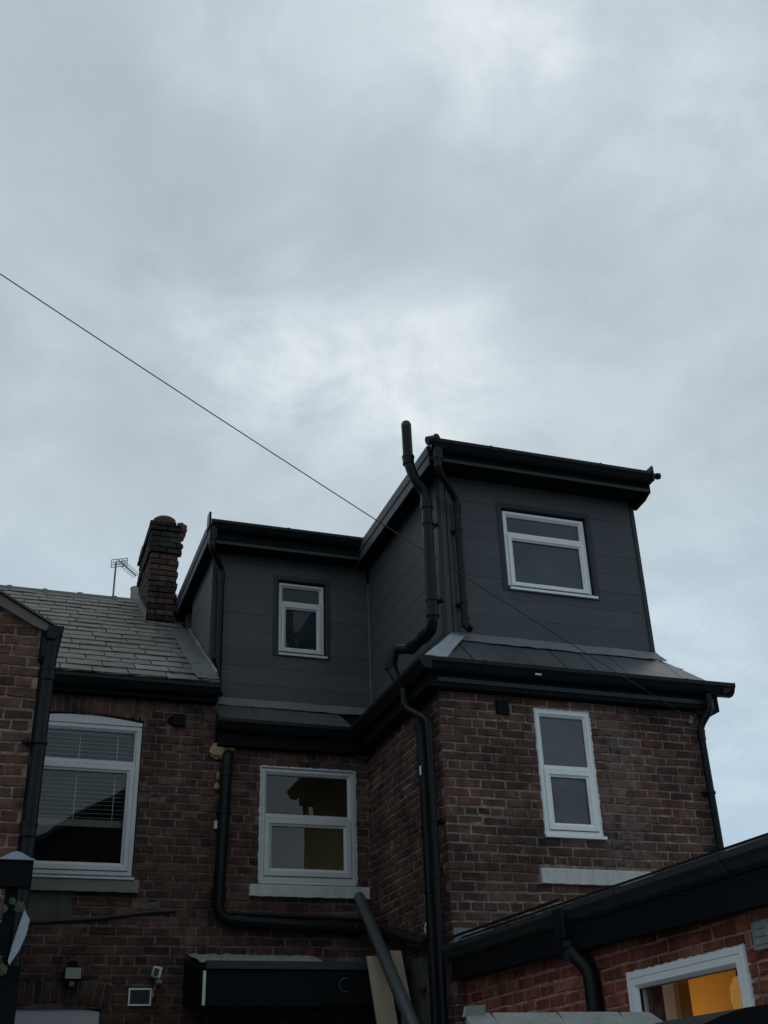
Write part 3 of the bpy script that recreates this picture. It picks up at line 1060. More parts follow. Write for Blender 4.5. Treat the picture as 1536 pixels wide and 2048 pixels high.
surround(H, (0, DR_Y, 0), -Y, hw_r)
surround(H, (0, DL_Y, 0), -Y, hw_l)
window(H, (0, DR_Y, 0), X, -Y, 4.612, 5.548, 6.270, 7.155, 6.890, back=0.030, glass=m_glass_loft, sill=0.06, sill_x=0.035,
       label="white two-light window in the right charcoal dormer")
window(H, (0, DL_Y, 0), X, -Y, 2.806, 3.338, 6.248, 7.122, 6.872, back=0.030, glass=m_glass_small, sill=0.06, sill_x=0.025, mat=m_white_dull,
       label="small white window in the left charcoal dormer", fw=0.040, sash=0.055)
window(H, (0, FR, 0), X, -Y, 4.562, 5.118, 3.768, 4.892, 4.352, back=-0.004, glass=m_frost, sill=0.02, sill_x=0.03, sash=0.062, fw=0.05,
       label="narrow white window in the rear wing wall above a painted stone sill")
window(H, (0, FL, 0), X, -Y, 2.515, 3.495, 3.700, 4.806, 4.315, back=0.012, glass=m_glass, sill=0.01, sill_x=0.0, sash=0.075, fw=0.06, mat=m_white_dull,
       label="white window with yellow room behind it beside the return wall")
room(H, (0, DR_Y, 0), X, -Y, *hw_r, 2.2, m_int_grey, 0.135)
room(H, (0, DL_Y, 0), X, -Y, *hw_l, 1.4, m_int_dark, 0.135)
room(H, (0, FR, 0), X, -Y, *win_r, 1.4, m_int_grey, 0.24)
room(H, (0, FL, 0), X, -Y, 2.45, 3.5, 3.5, 4.6, 1.1, m_int_yellow, 0.24)


# rough sealant / broken plaster round the white windows in brick
def sealant(root, o, u, n, s0, s1, z0, z1, w=0.012, dep=0.004, sides="lrtb", mat=None):
    o, u, n = V(o), V(u), V(n)
    for sd_ in sides:
        k = 46
        vs_, fs = [], []
        for i in range(k + 1):
            t = i / k
            if sd_ in "lr":
                s = s0 if sd_ == 'l' else s1
                d = -1 if sd_ == 'l' else 1
                a, b = (s - d * 0.012, z0 + (z1 - z0) * t), (s + d * w * R.choice((0.1, 0.2, 0.3, 0.4, 0.7, 1.3)), z0 + (z1 - z0) * t)
            else:
                zz0 = z1 if sd_ == 't' else z0
                d = 1 if sd_ == 't' else -1
                a, b = (s0 + (s1 - s0) * t, zz0 - d * 0.012), (s0 + (s1 - s0) * t, zz0 + d * w * R.choice((0.1, 0.2, 0.5, 0.9)))
            for q in (a, b):
                vs_.append(o + u * q[0] + Z * q[1] + n * (dep + R.uniform(0, 0.003)))
        m = len(vs_)
        vs_ += [p - n * 0.03 for p in vs_]
        for i in range(k):
            fs.append((2 * i, 2 * i + 1, 2 * i + 3, 2 * i + 2))
            fs.append((2 * i + 1, 2 * i + 1 + m, 2 * i + 3 + m, 2 * i + 3))
        MB().add(vs_, fs).build("sealant", mat or m_seal, root)


sealant(H, (0, FR, 0), X, -Y, 4.561, 5.119, 3.76, 4.896, 0.008, sides="lrt")
sealant(H, (0, FL, 0), X, -Y, 2.509, 3.502, 3.70, 4.812, 0.009, sides="lrt", mat=m_white_dull)


# painted stone sills
def stone_sill(root, x0, x1, z0, z1, yf, proud, mat, label=None):
    n = 24
    vs_, fs = [], []
    pr = [(0.02, z0), (-proud, z0), (-proud, z1 - 0.006), (-proud + 0.006, z1), (0.02, z1)]
    for i in range(n + 1):
        x = x0 + (x1 - x0) * i / n
        j = R.uniform(-0.004, 0.004)
        for q, (dy, zz_) in enumerate(pr):
            vs_.append((x, yf + dy + R.uniform(-0.002, 0.002), zz_ + (j if q in (1,) else 0)))
    for i in range(n):
        for q in range(4):
            fs.append((i * 5 + q, i * 5 + q + 1, i * 5 + 6 + q, i * 5 + 5 + q))
    fs += [(0, 1, 2, 3, 4), tuple(n * 5 + q for q in (4, 3, 2, 1, 0))]
    return MB().add(vs_, fs).build("stone_sill", mat, root, label=label)


stone_sill(H, 4.475, 5.548, 3.352, 3.478, FR, 0.035, m_stone, "white painted stone sill left below the narrow wing window")
stone_sill(H, 2.418, 3.612, 3.548, 3.656, FL, 0.05, m_stone, "white painted stone sill under the yellow-room window")

# ---- eaves of the dormers: gutter, fascia, soffit, roof deck, verge boards
# right dormer
MB().box((3.705, 8.985, 7.452), (6.20, 9.005, 7.60)).build("fascia", m_black_matt, H)
MB().box((3.705, 9.006, 7.452), (6.20, DR_Y + 0.05, 7.464)).build("soffit", m_black_matt, H)
MB().box((3.72, 8.99, 7.600), (6.24, 14.2, 7.635)).build("dormer_roof_deck", m_lead, H)
MB().box((3.70, 8.98, 7.440), (6.21, 8.984, 7.475)).build("fascia_lip", m_clad_trim, H)
gutter("gutter", (3.72, 8.98, 7.628), (6.215, 8.98, 7.628), -Y, H, w=0.115, h=0.10)
MB().box((3.70, 8.99, 7.385), (3.716, 14.0, 7.490)).build("verge_board", m_clad, H)
MB().box((3.690, 8.99, 7.495), (3.712, 14.0, 7.600)).build("verge_board", m_clad, H)
MB().box((3.717, 9.02, 7.400), (DX + 0.02, 14.0, 7.410)).build("verge_soffit", m_black_matt, H)
MB().box((6.165, 8.99, 7.44), (6.235, 13.9, 7.60)).prism([(6.17, 9.0, 7.44), (6.17, 9.30, 7.44), (6.17, 9.30, 7.385), (6.17, 9.10, 7.40)], (0.06, 0, 0)).build("right_eaves_box", m_black_matt, H)
# raised end pieces of the roof trim
MB().hexa([(3.70, 8.86, 7.60), (3.80, 8.86, 7.62), (3.80, 8.99, 7.62), (3.70, 8.99, 7.60), (3.735, 8.87, 7.685), (3.775, 8.87, 7.685), (3.775, 8.99, 7.685), (3.735, 8.99, 7.685)]).build("roof_end_trim", m_black, H, bevel=0.008)
MB().box((6.205, 8.865, 7.53), (6.228, 8.99, 7.70)).build("roof_end_trim", m_black, H)
MB().tube([(6.21, 8.92, 7.62), (6.31, 8.92, 7.615)], 0.026, 12).tube([(6.29, 8.92, 7.615), (6.325, 8.92, 7.622)], 0.036, 12).build("overflow_stub", m_black, H, True)
MB().tube([(3.66, 8.9, 7.60), (3.74, 8.9, 7.63)], 0.045, 12).build("gutter_union", m_black, H, True)
# left dormer
MB().box((1.93, 11.262, 7.405), (3.712, 11.280, 7.60)).build("fascia", m_black_matt, H)
MB().box((1.93, 11.281, 7.405), (3.80, DL_Y + 0.05, 7.417)).build("soffit", m_black_matt, H)
MB().box((1.94, 11.27, 7.600), (3.69, 14.2, 7.635)).build("dormer_roof_deck", m_lead, H)
MB().box((1.93, 11.256, 7.392), (3.69, 11.261, 7.425)).build("fascia_lip", m_clad_trim, H)
gutter("gutter", (1.93, 11.255, 7.628), (3.70, 11.255, 7.628), -Y, H, w=0.115, h=0.10)
MB().box((1.915, 11.26, 7.385), (1.930, 13.42, 7.488)).build("verge_board", m_clad, H)
MB().box((1.905, 11.26, 7.490), (1.928, 13.42, 7.600)).build("verge_board", m_clad, H)
MB().box((1.931, 11.29, 7.400), (CX + 0.1, 13.42, 7.405)).build("verge_soffit", m_black_matt, H)
MB().box((1.90, 11.14, 7.53), (1.925, 11.27, 7.715)).build("roof_end_trim", m_black, H)
MB().box((1.905, 13.42, 7.405), (2.2, 13.44, 7.60)).build("verge_board", m_clad, H)

# ---- lower eaves
gutter("gutter", (3.49, 8.83, 5.222), (6.62, 8.83, 5.238), -Y, H, w=0.125, h=0.105)
gutter("gutter", (3.505, 8.71, 5.215), (3.505, 10.93, 5.205), -X, H, w=0.12, h=0.105)
gutter("gutter", (2.03, 10.88, 5.212), (3.43, 10.88, 5.205), -Y, H, w=0.125, h=0.105)
MB().box((3.50, 8.835, 5.0), (6.40, 8.86, 5.205)).build("fascia", m_black_matt, H)
MB().box((3.505, 8.865, 4.995), (3.53, 10.93, 5.20)).build("fascia", m_black_matt, H)
MB().box((2.05, 10.885, 4.975), (3.50, 10.905, 5.20)).build("fascia", m_black_matt, H)
MB().box((3.531, 8.861, 4.992), (6.40, FR + 0.05, 5.004)).build("soffit", m_black_matt, H)
MB().box((3.531, FR + 0.051, 4.992), (SX + 0.05, 10.93, 5.004)).build("soffit", m_black_matt, H)
MB().box((2.05, 10.906, 4.97), (3.503, FL + 0.05, 4.98)).build("soffit", m_black_matt, H)
MB().box((3.60, 8.826, 5.045), (6.38, 8.834, 5.085)).build("fascia_lip", m_clad_trim, H)
MB().box((6.401, 8.84, 4.99), (6.50, 11.0, 5.20)).build("eaves_end_box", m_black_matt, H)
MB().hexa([(6.50, 8.72, 5.13), (6.585, 8.72, 5.17), (6.585, 8.84, 5.17), (6.50, 8.84, 5.13), (6.50, 8.72, 5.225), (6.65, 8.72, 5.235), (6.65, 8.84, 5.235), (6.50, 8.84, 5.225)]).build("gutter_return_end", m_black, H)
MB().box((4.50, 8.700, 5.135), (4.565, 8.703, 5.152)).build("gutter_sticker", m_door, H, label="small pale product sticker on the lower gutter")

# vent grille
vg = MB().box((4.185, FR - 0.012, 4.815), (4.312, FR + 0.03, 4.945)).build("vent_grille", m_black_matt, H)
for i in range(5):
    MB().obox((4.192, FR - 0.020, 4.823 + i * 0.024), (0.113, 0, 0), (0, 0.010, 0.010), (0, -0.002, 0.010)).build("louvre", m_black, vg)

# ---- pipes
soil = pipe("soil_pipe", [(3.545, 9.16, 7.905), (3.550, 9.16, 7.46), (3.62, 9.16, 7.27), (3.722, 9.16, 7.15), (3.722, 9.16, 5.80), (3.722, 9.22, 5.69), (3.730, 9.84, 5.74), (3.63, 9.98, 5.80),
                          (3.585, 10.01, 5.60), (3.63, 9.90, 5.42)], 0.052, m_black, H, 0.10,
            [((3.55, 9.16, 7.50), (0, 0, 1)), ((3.722, 9.16, 7.02), (0, 0, -1)), ((3.722, 9.16, 5.86), (0, 0, -1)), ((3.724, 9.38, 5.703), (0, 1, 0.08)), ((3.729, 9.74, 5.73), (0, 1, 0.08)),
             ((3.59, 10.0, 5.63), (0.05, 0, -1))],
            [(3.722, 9.16, 6.80), (3.722, 9.16, 5.98)], back=(1, 0, 0), label="black soil pipe rising past the corner of the right dormer with an open top")
MB().lathe((3.545, 9.16, 7.90), [(0.052, 0), (0.053, 0.03), (0.040, 0.06), (0.025, 0.065)], 14).build("vent_cowl", m_gasket, soil, True)
pipe("downpipe", [(3.768, 8.915, 7.54), (3.768, 8.915, 7.30), (4.055, 9.185, 7.13), (4.062, 9.185, 5.78), (4.075, 9.12, 5.70)], 0.034, m_black, H, 0.06,
     [((3.768, 8.915, 7.36), (0, 0, 1)), ((4.06, 9.185, 7.03), (0, 0, 1)), ((4.062, 9.185, 5.80), (0, 0, 1))], [(4.06, 9.185, 6.80), (4.06, 9.185, 6.00)], label="thin black downpipe on the right dormer")
MB().box((3.725, 8.872, 7.40), (3.81, 8.96, 7.535)).build("outlet", m_black, H, bevel=0.01)
pipe("downpipe", [(1.955, 11.19, 7.55), (1.955, 11.19, 7.28), (2.118, 11.42, 7.16), (2.128, 11.42, 5.74), (2.14, 11.35, 5.66)], 0.034, m_black, H, 0.06,
     [((1.955, 11.19, 7.36), (0, 0, 1)), ((2.12, 11.42, 7.05), (0, 0, 1)), ((2.128, 11.42, 5.76), (0, 0, 1))], [(2.12, 11.42, 6.1)], label="thin black downpipe on the left dormer")
MB().box((1.915, 11.15, 7.38), (2.0, 11.235, 7.535)).build("outlet", m_black, H, bevel=0.01)
# return corner stack
pipe("downpipe", [(3.445, 9.28, 5.12), (3.455, 9.27, 4.93), (3.555, 8.985, 4.74), (3.558, 8.985, 0.05)], 0.034, m_black, H, 0.07,
     [((3.45, 9.275, 5.0), (0, 0, 1)), ((3.556, 8.985, 4.62), (0, 0, 1)), ((3.557, 8.985, 3.42), (0, 0, 1)), ((3.557, 8.985, 3.0), (0, 0, 1))],
     [(3.557, 8.985, 3.85)], back=(1, 0, 0), label="right-hand thin black downpipe at the wing corner")
pipe("soil_pipe", [(3.56, 9.19, 4.80), (3.56, 9.17, 4.0), (3.56, 9.14, 0.05)], 0.045, m_black, H, 0.1,
     [((3.56, 9.188, 4.74), (0, 0, 1)), ((3.56, 9.165, 3.80), (0, 0, 1)), ((3.56, 9.15, 2.98), (0, 0, 1)), ((3.56, 9.15, 2.66), (0, 0, 1))], [(3.56, 9.16, 3.3)], back=(1, 0, 0),
     label="left-hand thick black pipe at the wing corner")
MB().box((3.512, 9.12, 4.28), (3.518, 9.15, 4.36)).build("pipe_label", m_white, H)
# middle soil pipe on the main wall
pipe("soil_pipe", [(2.165, 11.0, 4.885), (2.165, 10.90, 4.885), (2.150, 10.885, 4.80), (2.115, 10.885, 3.40), (2.20, 10.885, 3.315), (3.46, 10.885, 3.262), (3.53, 10.75, 3.255), (3.555, 9.25, 2.90)], 0.055, m_black, H, 0.08,
     [((2.145, 10.885, 4.70), (0, 0, 1)), ((2.12, 10.885, 3.55), (0, 0, 1)), ((2.32, 10.885, 3.312), (1, 0, 0)), ((3.37, 10.885, 3.265), (1, 0, 0))],
     [(2.135, 10.885, 4.3)], label="black soil pipe running down and along under the yellow-room window")
MB().tube([(2.24, 10.90, 3.385), (3.52, 10.90, 3.345)], 0.020, 10).build("waste_pipe", m_black, H, True)
MB().box((2.06, 10.93, 4.16), (2.085, 10.965, 4.235)).build("pipe_label", m_white, H)
# right edge downpipe
pipe("downpipe", [(6.345, 8.77, 5.13), (6.345, 8.77, 4.98), (6.255, 8.85, 4.82), (6.262, 8.85, 0.05)], 0.034, m_black, H, 0.06,
     [((6.345, 8.77, 5.02), (0, 0, 1)), ((6.256, 8.85, 4.74), (0, 0, 1)), ((6.26, 8.85, 3.6), (0, 0, 1))], [(6.26, 8.85, 4.2)], label="thin black downpipe at the right edge of the wing wall")


# foam blobs
def blobby(name, c, r, mat, parent, sq=(1, 1, 1), seed=1, label=None):
    rr = random.Random(seed)
    n1_, n2_ = 9, 12
    vs_, fs = [], []
    c = V(c)
    for i in range(n1_ + 1):
        th = math.pi * i / n1_
        for k in range(n2_):
            ph = 2 * math.pi * k / n2_
            q = r * (1 + rr.uniform(-0.22, 0.22))
            vs_.append(c + V((q * sq[0] * math.sin(th) * math.cos(ph), q * sq[1] * math.sin(th) * math.sin(ph), q * sq[2] * math.cos(th))))
    for i in range(n1_):
        for k in range(n2_):
            k2 = (k + 1) % n2_
            fs.append((i * n2_ + k, i * n2_ + k2, (i + 1) * n2_ + k2, (i + 1) * n2_ + k))
    return MB().add(vs_, fs).build(name, mat, parent, True, label=label)


blobby("foam_filler", (2.075, 10.955, 4.925), 0.085, m_foam, H, (1, 0.5, 0.95), 3, "yellow expanding foam round the top of the middle soil pipe")
blobby("foam_filler", (2.19, 10.965, 4.96), 0.05, m_foam, H, (1.3, 0.5, 0.6), 4)
blobby("foam_filler", (2.085, 10.962, 4.68), 0.04, m_foam, H, (0.6, 0.4, 1.0), 5)
blobby("foam_filler", (2.075, 10.962, 4.575), 0.04, m_foam, H, (0.7, 0.4, 0.9), 6)
blobby("foam_filler", (3.575, 9.30, 3.03), 0.04, m_seal, H, (0.6, 1, 1.2), 7)
blobby("foam_filler", (3.49, 10.94, 3.24), 0.022, m_seal, H, (1, 0.6, 1), 8)
# cement patches low on the return
MB().box((3.628, 9.45, 1.2), (3.65, 10.2, 2.86)).build("mossy_render", m_moss, H, label="green stained render low on the return wall")
blobby("pipe_stub", (3.60, 9.55, 2.60), 0.035, m_brick_front, H, (1, 1, 1), 12)

# ================================================================== neighbouring house (left of the party line)
NH = thing("terraced_house", "neighbouring brick house with old grey slate roof, blinds in its window and brick chimney", "house", (0.5, 11.0, 0))
win_n = (0.12, 1.326, 3.700, 5.222)
door_n = (0.28, 1.135, 0.0, 2.575)
w_n = brick_wall(NH, "rear_wall", (0, FL, 0), X, -Y, -1.2, 2.043, 0, 5.45, 0.0815, 0.242, [win_n, door_n], header=4, bz=(2.1, 5.43), mort=m_mortar_dark,
                 skip=[(0.10, 1.372, 3.545, 3.70), (0.08, 1.365, 5.165, 5.415), (0.2, 1.21, 2.575, 2.80), (0.02, 0.80, 3.29, 3.55), (1.55, 1.72, 5.16, 5.26)])
arch(NH, w_n, m_brick, (0, FL, 0), X, -Y, 0.10, 1.355, 5.175, 0.045, 0.21, 17)
arch(NH, w_n, m_brick, (0, FL, 0), X, -Y, 0.20, 1.20, 2.57, 0.045, 0.19, 14, 0.16)
MB().box((0.02, FL - 0.004, 3.29), (0.80, FL + 0.02, 3.545)).build("cement_patch", m_render, NH)
MB().box((-6, 18, 0), (2.04, 18.2, 5.5)).box((-6, FL, 0), (-5.8, 18, 5.5)).box((-5.8, FL + 0.02, 0), (-1.2, FL + 0.2, 5.5)).build("outer_wall", m_brick_front, NH)
stone_sill(NH, 0.05, 1.376, 3.545, 3.655, FL, 0.06, m_stone_dull, "dull buff stone sill under the window with blinds")
MB().box((0.08, FL - 0.075, 3.655), (1.33, FL + 0.02, 3.675)).build("window_sill", m_white_dull, NH)
nwin = window(NH, (0, FL, 0), X, -Y, 0.16, 1.318, 3.705, 5.13, 4.750, back=0.03, glass=m_glass, sill=0, sash=0.07, fw=0.055, mat=m_white_dull,
              label="large white window with venetian blinds under a brick arch")
pts = [(0.16, FL + 0.02, 5.131)] + [(0.16 + 1.158 * i / 16, FL + 0.02, 5.165 + 0.05 * math.sin(math.pi * i / 16)) for i in range(17)] + [(1.318, FL + 0.02, 5.131)]
MB().prism(pts, (0, 0.05, 0)).build("arched_head", m_white_dull, nwin)
room(NH, (0, FL, 0), X, -Y, 0.2, 1.3, 3.7, 5.1, 2.5, m_int_dark, 0.24)
# door head below
dn = MB()
dp = [(0.29, FL + 0.03, 0)] + [(0.29 + 0.84 * i / 12, FL + 0.03, 2.55 + 0.045 * math.sin(math.pi * i / 12)) for i in range(13)] + [(1.13, FL + 0.03, 0)]
dn.prism(dp, (0, 0.05, 0)).build("back_door", m_door, NH, label="pale grey panel filling the arched doorway")
# round black vent (an outlet with a flap)
bv = MB().box((1.60, FL - 0.06, 5.15), (1.72, FL + 0.02, 5.265)).prism([(1.55, FL - 0.005, 5.19), (1.60, FL - 0.05, 5.17), (1.60, FL - 0.05, 5.25), (1.55, FL - 0.005, 5.23)], (0, 0.01, 0)).build("wall_vent", m_black_matt, NH, bevel=0.01)
# eave
gutter("gutter", (-1.5, 10.86, 5.545), (2.015, 10.86, 5.545), -Y, NH, w=0.12, h=0.10)
MB().box((-1.5, 10.862, 5.40), (2.03, 10.885, 5.53)).build("fascia", m_black_matt, NH)
MB().box((-1.5, 10.886, 5.405), (2.03, FL + 0.03, 5.42)).build("soffit", m_black_matt, NH)
# roof mass and slates
MB().prism([(-6, 10.84, 5.50), (-6, 10.80, 5.535), (-6, RY, RZ - 0.02), (-6, 18.3, 5.5)], (8.03, 0, 0)).build("roof", m_black_matt, NH)
roofo = [o for o in COL.objects if o.name.startswith("roof") and o.parent == NH][0]
sl = V((0, math.cos(rad(33)), math.sin(rad(33))))
sn = V((0, -math.sin(rad(33)), math.cos(rad(33))))
NR, GA = 18, (RY - 10.80) / math.cos(rad(33)) / 18
SLU = []
for i in range(8):
    r = random.Random(500 + i)
    j = lambda s: (r.random() - 0.5) * s
    # x -.5...5, y 0..1 up the slope, z thickness; foot edge a little ragged
    SLU.append(([(-0.5 + j(.01), j(.05), 0), (-0.17, j(.05), 0), (0.17, j(.05), 0), (0.5 + j(.01), j(.05), 0), (0.5, 1, 0), (-0.5, 1, 0),
                 (-0.5 + j(.01), j(.05), 1), (-0.17, j(.05), 1), (0.17, j(.05), 1), (0.5 + j(.01), j(.05), 1), (0.5, 1, 1), (-0.5, 1, 1)],
                [(5, 4, 3, 2, 1, 0), (6, 7, 8, 9, 10, 11), (0, 1, 7, 6), (1, 2, 8, 7), (2, 3, 9, 8), (3, 4, 10, 9), (4, 5, 11, 10), (5, 0, 6, 11)]))
SLM = [MB().add(*s).mesh("slate", m_slate) for s in SLU]
SLM2 = [MB().add(*s).mesh("slate", m_newslate) for s in SLU]
rest = MB()
cand = []
for k in range(NR):
    off = (k % 2) * 0.17 + R.uniform(-0.02, 0.02)
    x = -1.3 + off
    while x < 2.03:
        w_ = 0.34 * R.uniform(0.9, 1.1)
        x1 = min(x + w_, 2.03)
        if x1 - x > 0.05:
            foot = V(((x + x1) / 2, 10.775, 5.535 + 0.012)) + sl * (GA * k - 0.01 - (R.uniform(0.01, 0.035) if R.random() < 0.12 else 0)) + sn * 0.004
            foot.z += (10.80 - 10.775) * 0
            skew = R.uniform(-0.018, 0.018) * (2.2 if R.random() < 0.06 else 1)
            th = R.uniform(0.016, 0.024)
            ux = V((math.cos(skew), 0, 0)) + sl * math.sin(skew)
            up = (sl + sn * -0.045).normalized()
            nn = ux.cross(up).normalized()
            f = foot + sn * 0.022
            M = Matrix(((ux.x * (x1 - x - 0.010), up.x * GA * 1.25, nn.x * th, f.x), (ux.y * (x1 - x - 0.010), up.y * GA * 1.25, nn.y * th, f.y),
                        (ux.z * (x1 - x - 0.010), up.z * GA * 1.25, nn.z * th, f.z), (0, 0, 0, 1)))
            new = x1 > 1.60 + 0.02 * k and k < 8 or (k < 4 and x1 > 1.5)
            cand.append((M, new, in_frame(f), x))
        x = x1
cnt = 0
for M, new, vis, x in cand:
    if vis and x > -0.6 and cnt < 290:
        o = D.objects.new("slate", (SLM2 if new else SLM)[R.randrange(8)])
        COL.objects.link(o)
        o.parent = roofo
        o.matrix_local = M
        cnt += 1
    else:
        s = SLU[R.randrange(8)]
        rest.add([M @ V(q) for q in s[0]], s[1])
ro = rest.build("slating", m_slate, NH)
ro['kind'] = 'stuff'
# lead gutter beside the cheek
lead_strip(NH, ((1.80, 10.80, 5.585), (1.80, 12.95, slope(12.95) + 0.035)), ((2.03, 10.80, 5.60), (2.03, 12.95, slope(12.95) + 0.05)), 0.030, m_lead_dark, 0.012, 20)
lead_strip(NH, ((2.034, 10.95, slope(10.95) + 0.12), (2.034, 12.9, slope(12.9) + 0.12)), ((2.026, 10.95, slope(10.95) + 0.04), (2.026, 12.9, slope(12.9) + 0.04)), 0.012, m_lead, 0.007, 16)
# ridge tiles
x = -1.5
i = 0
while x < 1.5:
    L = 0.46
    mat = m_ridge if x < 1.0 else m_ridge_y
    z = RZ + 0.06
    m = MB()
    for (a, b, e) in ((x, x + L - 0.005, 0.0), (x + L - 0.05, x + L + 0.01, 0.014)):
        if mat is m_ridge_y and e:
            continue
        m.prism([(a, RY - 0.17, z - 0.10 - 0.02 + e), (a, RY - 0.06, z - 0.012 + e), (a, RY, z + 0.012 + e), (a, RY + 0.06, z - 0.012 + e), (a, RY + 0.17, z - 0.12 + e),
                 (a, RY + 0.15, z - 0.14), (a, RY, z - 0.02), (a, RY - 0.15, z - 0.14)], (b - a, 0, 0))
    m.build("ridge_tile", mat, roofo)
    x += L
    i += 1

# ---- chimney
CH = MB().box((1.555, 13.325, 6.9), (1.89, 14.40, 8.20)).build("chimney", m_soot_mortar, NH, label="short old brick chimney with blackened crumbling top")


def ch_ring(z0, z1, x0, x1, y0, y1, mat, rows, lost=0.0):
    c = (z1 - z0) / rows
    for k in range(rows):
        zc = z0 + (k + 0.5) * c
        for face in ("f", "l"):
            a, b = (x0, x1) if face == "f" else (y0 + 0.10, y1)
            off = 0.11 if (k + (face == "l")) % 2 else 0.0
            s = a - off
            while s < b:
                s0_, s1_ = max(s + 0.006, a), min(s + 0.222, b)
                s += 0.228
                if s1_ - s0_ < 0.03 or R.random() < lost:
                    continue
                j = R.uniform(-0.005, 0.004)
                if face == "f":
                    put((NH, CH), mat, ((s0_ + s1_) / 2, y0 - j, zc), X, -Y, s1_ - s0_, c - 0.012, 0.11, R.uniform(-0.009, 0.009))
                else:
                    put((NH, CH), mat, (x0 - j, (s0_ + s1_) / 2, zc), Y, -X, s1_ - s0_, c - 0.012, 0.10, R.uniform(-0.009, 0.009))


ch_ring(7.10, 8.20, 1.535, 1.905, 13.30, 14.42, m_brick_ch, 14)
ch_ring(8.20, 8.36, 1.510, 1.93, 13.27, 14.45, m_brick_soot, 2)
ch_ring(8.36, 8.52, 1.525, 1.915, 13.285, 14.43, m_brick_soot, 2)
ch_ring(8.52, 8.655, 1.500, 1.885, 13.26, 14.45, m_brick_soot, 2)
MB().box((1.545, 13.32, 8.195), (1.87, 14.40, 8.64)).build("chimney_cap", m_soot_mortar, NH)
MB().lathe((1.70, 13.45, 8.60), [(0.13, 0), (0.135, 0.10), (0.15, 0.12), (0.15, 0.15), (0.12, 0.175), (0.05, 0.19)], 20).build("chimney_pot", m_redpot, CH, True)
blobby("broken_brick", (1.93, 13.36, 8.60), 0.085, m_brick_ch, CH, (0.8, 0.9, 1.15), 21)
blobby("broken_brick", (1.90, 13.33, 8.47), 0.065, m_brick_ch, CH, (0.9, 0.9, 0.8), 22)
blobby("broken_brick", (1.91, 13.36, 8.36), 0.05, m_brick_soot, CH, (0.9, 0.9, 0.8), 23)
lead_strip(NH, ((1.56, 13.285, 7.22), (1.92, 13.285, 7.22)), ((1.50, 13.18, slope(13.18) + 0.07), (1.97, 13.18, slope(13.18) + 0.05)), 0.01, m_lead, 0.006, 9)
for k in range(6):
    yy = 13.28 + 0.17 * k
    zb = slope(yy) + 0.05
    MB().prism([(1.522, yy, zb), (1.522, yy + 0.19, zb + 0.11), (1.522, yy + 0.19, zb + 0.20), (1.522, yy, zb + 0.20)], (0.01, 0, 0)).build("stepped_flashing", m_lead, CH)

# ================================================================== things on the back walls
# venetian blind behind the left window
VB = thing("venetian_blind", "white venetian blind half lowered inside the neighbour's large window", "blind", (0.7, 11.08, 4.2))
for k in range(23):
    z = 5.045 - k * 0.040
    if z < 4.235:
        break
    MB().obox((0.20, FL + 0.115, z), (1.08, 0, 0), (0, 0.014, 0.003), (0, -0.0003, 0.0016)).build("slat", m_slat, VB)
MB().box((0.20, FL + 0.11, 4.16), (1.28, FL + 0.135, 4.225)).build("bottom_rail", m_stone_dull, VB)
MB().box((0.20, FL + 0.105, 5.06), (1.28, FL + 0.145, 5.10)).build("head_rail", m_slat, VB)
for xx in (0.36, 0.74, 1.10):
    MB().box((xx, FL + 0.108, 4.22), (xx + 0.004, FL + 0.112, 5.06)).build("cord", m_slat, VB)

# curtain added only to lighten the right side of the narrow wing window
vs_, fs = [], []
for i in range(41):
    x = 4.955 + 0.125 * i / 40
    y = FR + 0.17 + 0.012 * math.sin(i * 1.05)
    vs_ += [(x, y, 3.80), (x, y, 4.86)]
for i in range(40):
    fs.append((2 * i, 2 * i + 2, 2 * i + 3, 2 * i + 1))
nc = MB().add(vs_, fs).build("added_curtain", m_slat, None, True)
nc.modifiers.new("cloth", 'SOLIDIFY').thickness = 0.002
tag(nc, "pale curtain added for the lighter right band of the obscured wing window", "curtain")

# black cable on the wall
c = MB().tube(fillet([(0.30, FL - 0.015, 3.255), (0.46, FL - 0.018, 3.272), (1.0, FL - 0.018, 3.315), (1.5, FL - 0.018, 3.385), (1.74, FL - 0.016, 3.402)], 0.1), 0.016, 8).build("wall_cable", m_wire, None, True)
tag(c, "black cable rising slightly across the brickwork below the buff sill", "cable")

# floodlight
FLD = thing("floodlight", "small wall floodlight with pale square glass above the arched doorway", "floodlight", (0.86, 10.9, 2.85))
MB().box((0.785, FL - 0.10, 2.795), (0.94, FL - 0.03, 2.905)).build("housing", m_black_matt, FLD, bevel=0.008)
MB().obox((0.796, FL - 0.104, 2.806), (0.133, 0, 0), (0, 0.003, 0), (0, 0, 0.088)).build("glass", m_lens, FLD)
MB().box((0.83, FL - 0.03, 2.82), (0.90, FL + 0.0, 2.96)).build("bracket", m_black_matt, FLD)
MB().box((0.835, FL - 0.085, 2.745), (0.885, FL - 0.04, 2.790)).build("motion_sensor", m_barge, FLD, bevel=0.006)

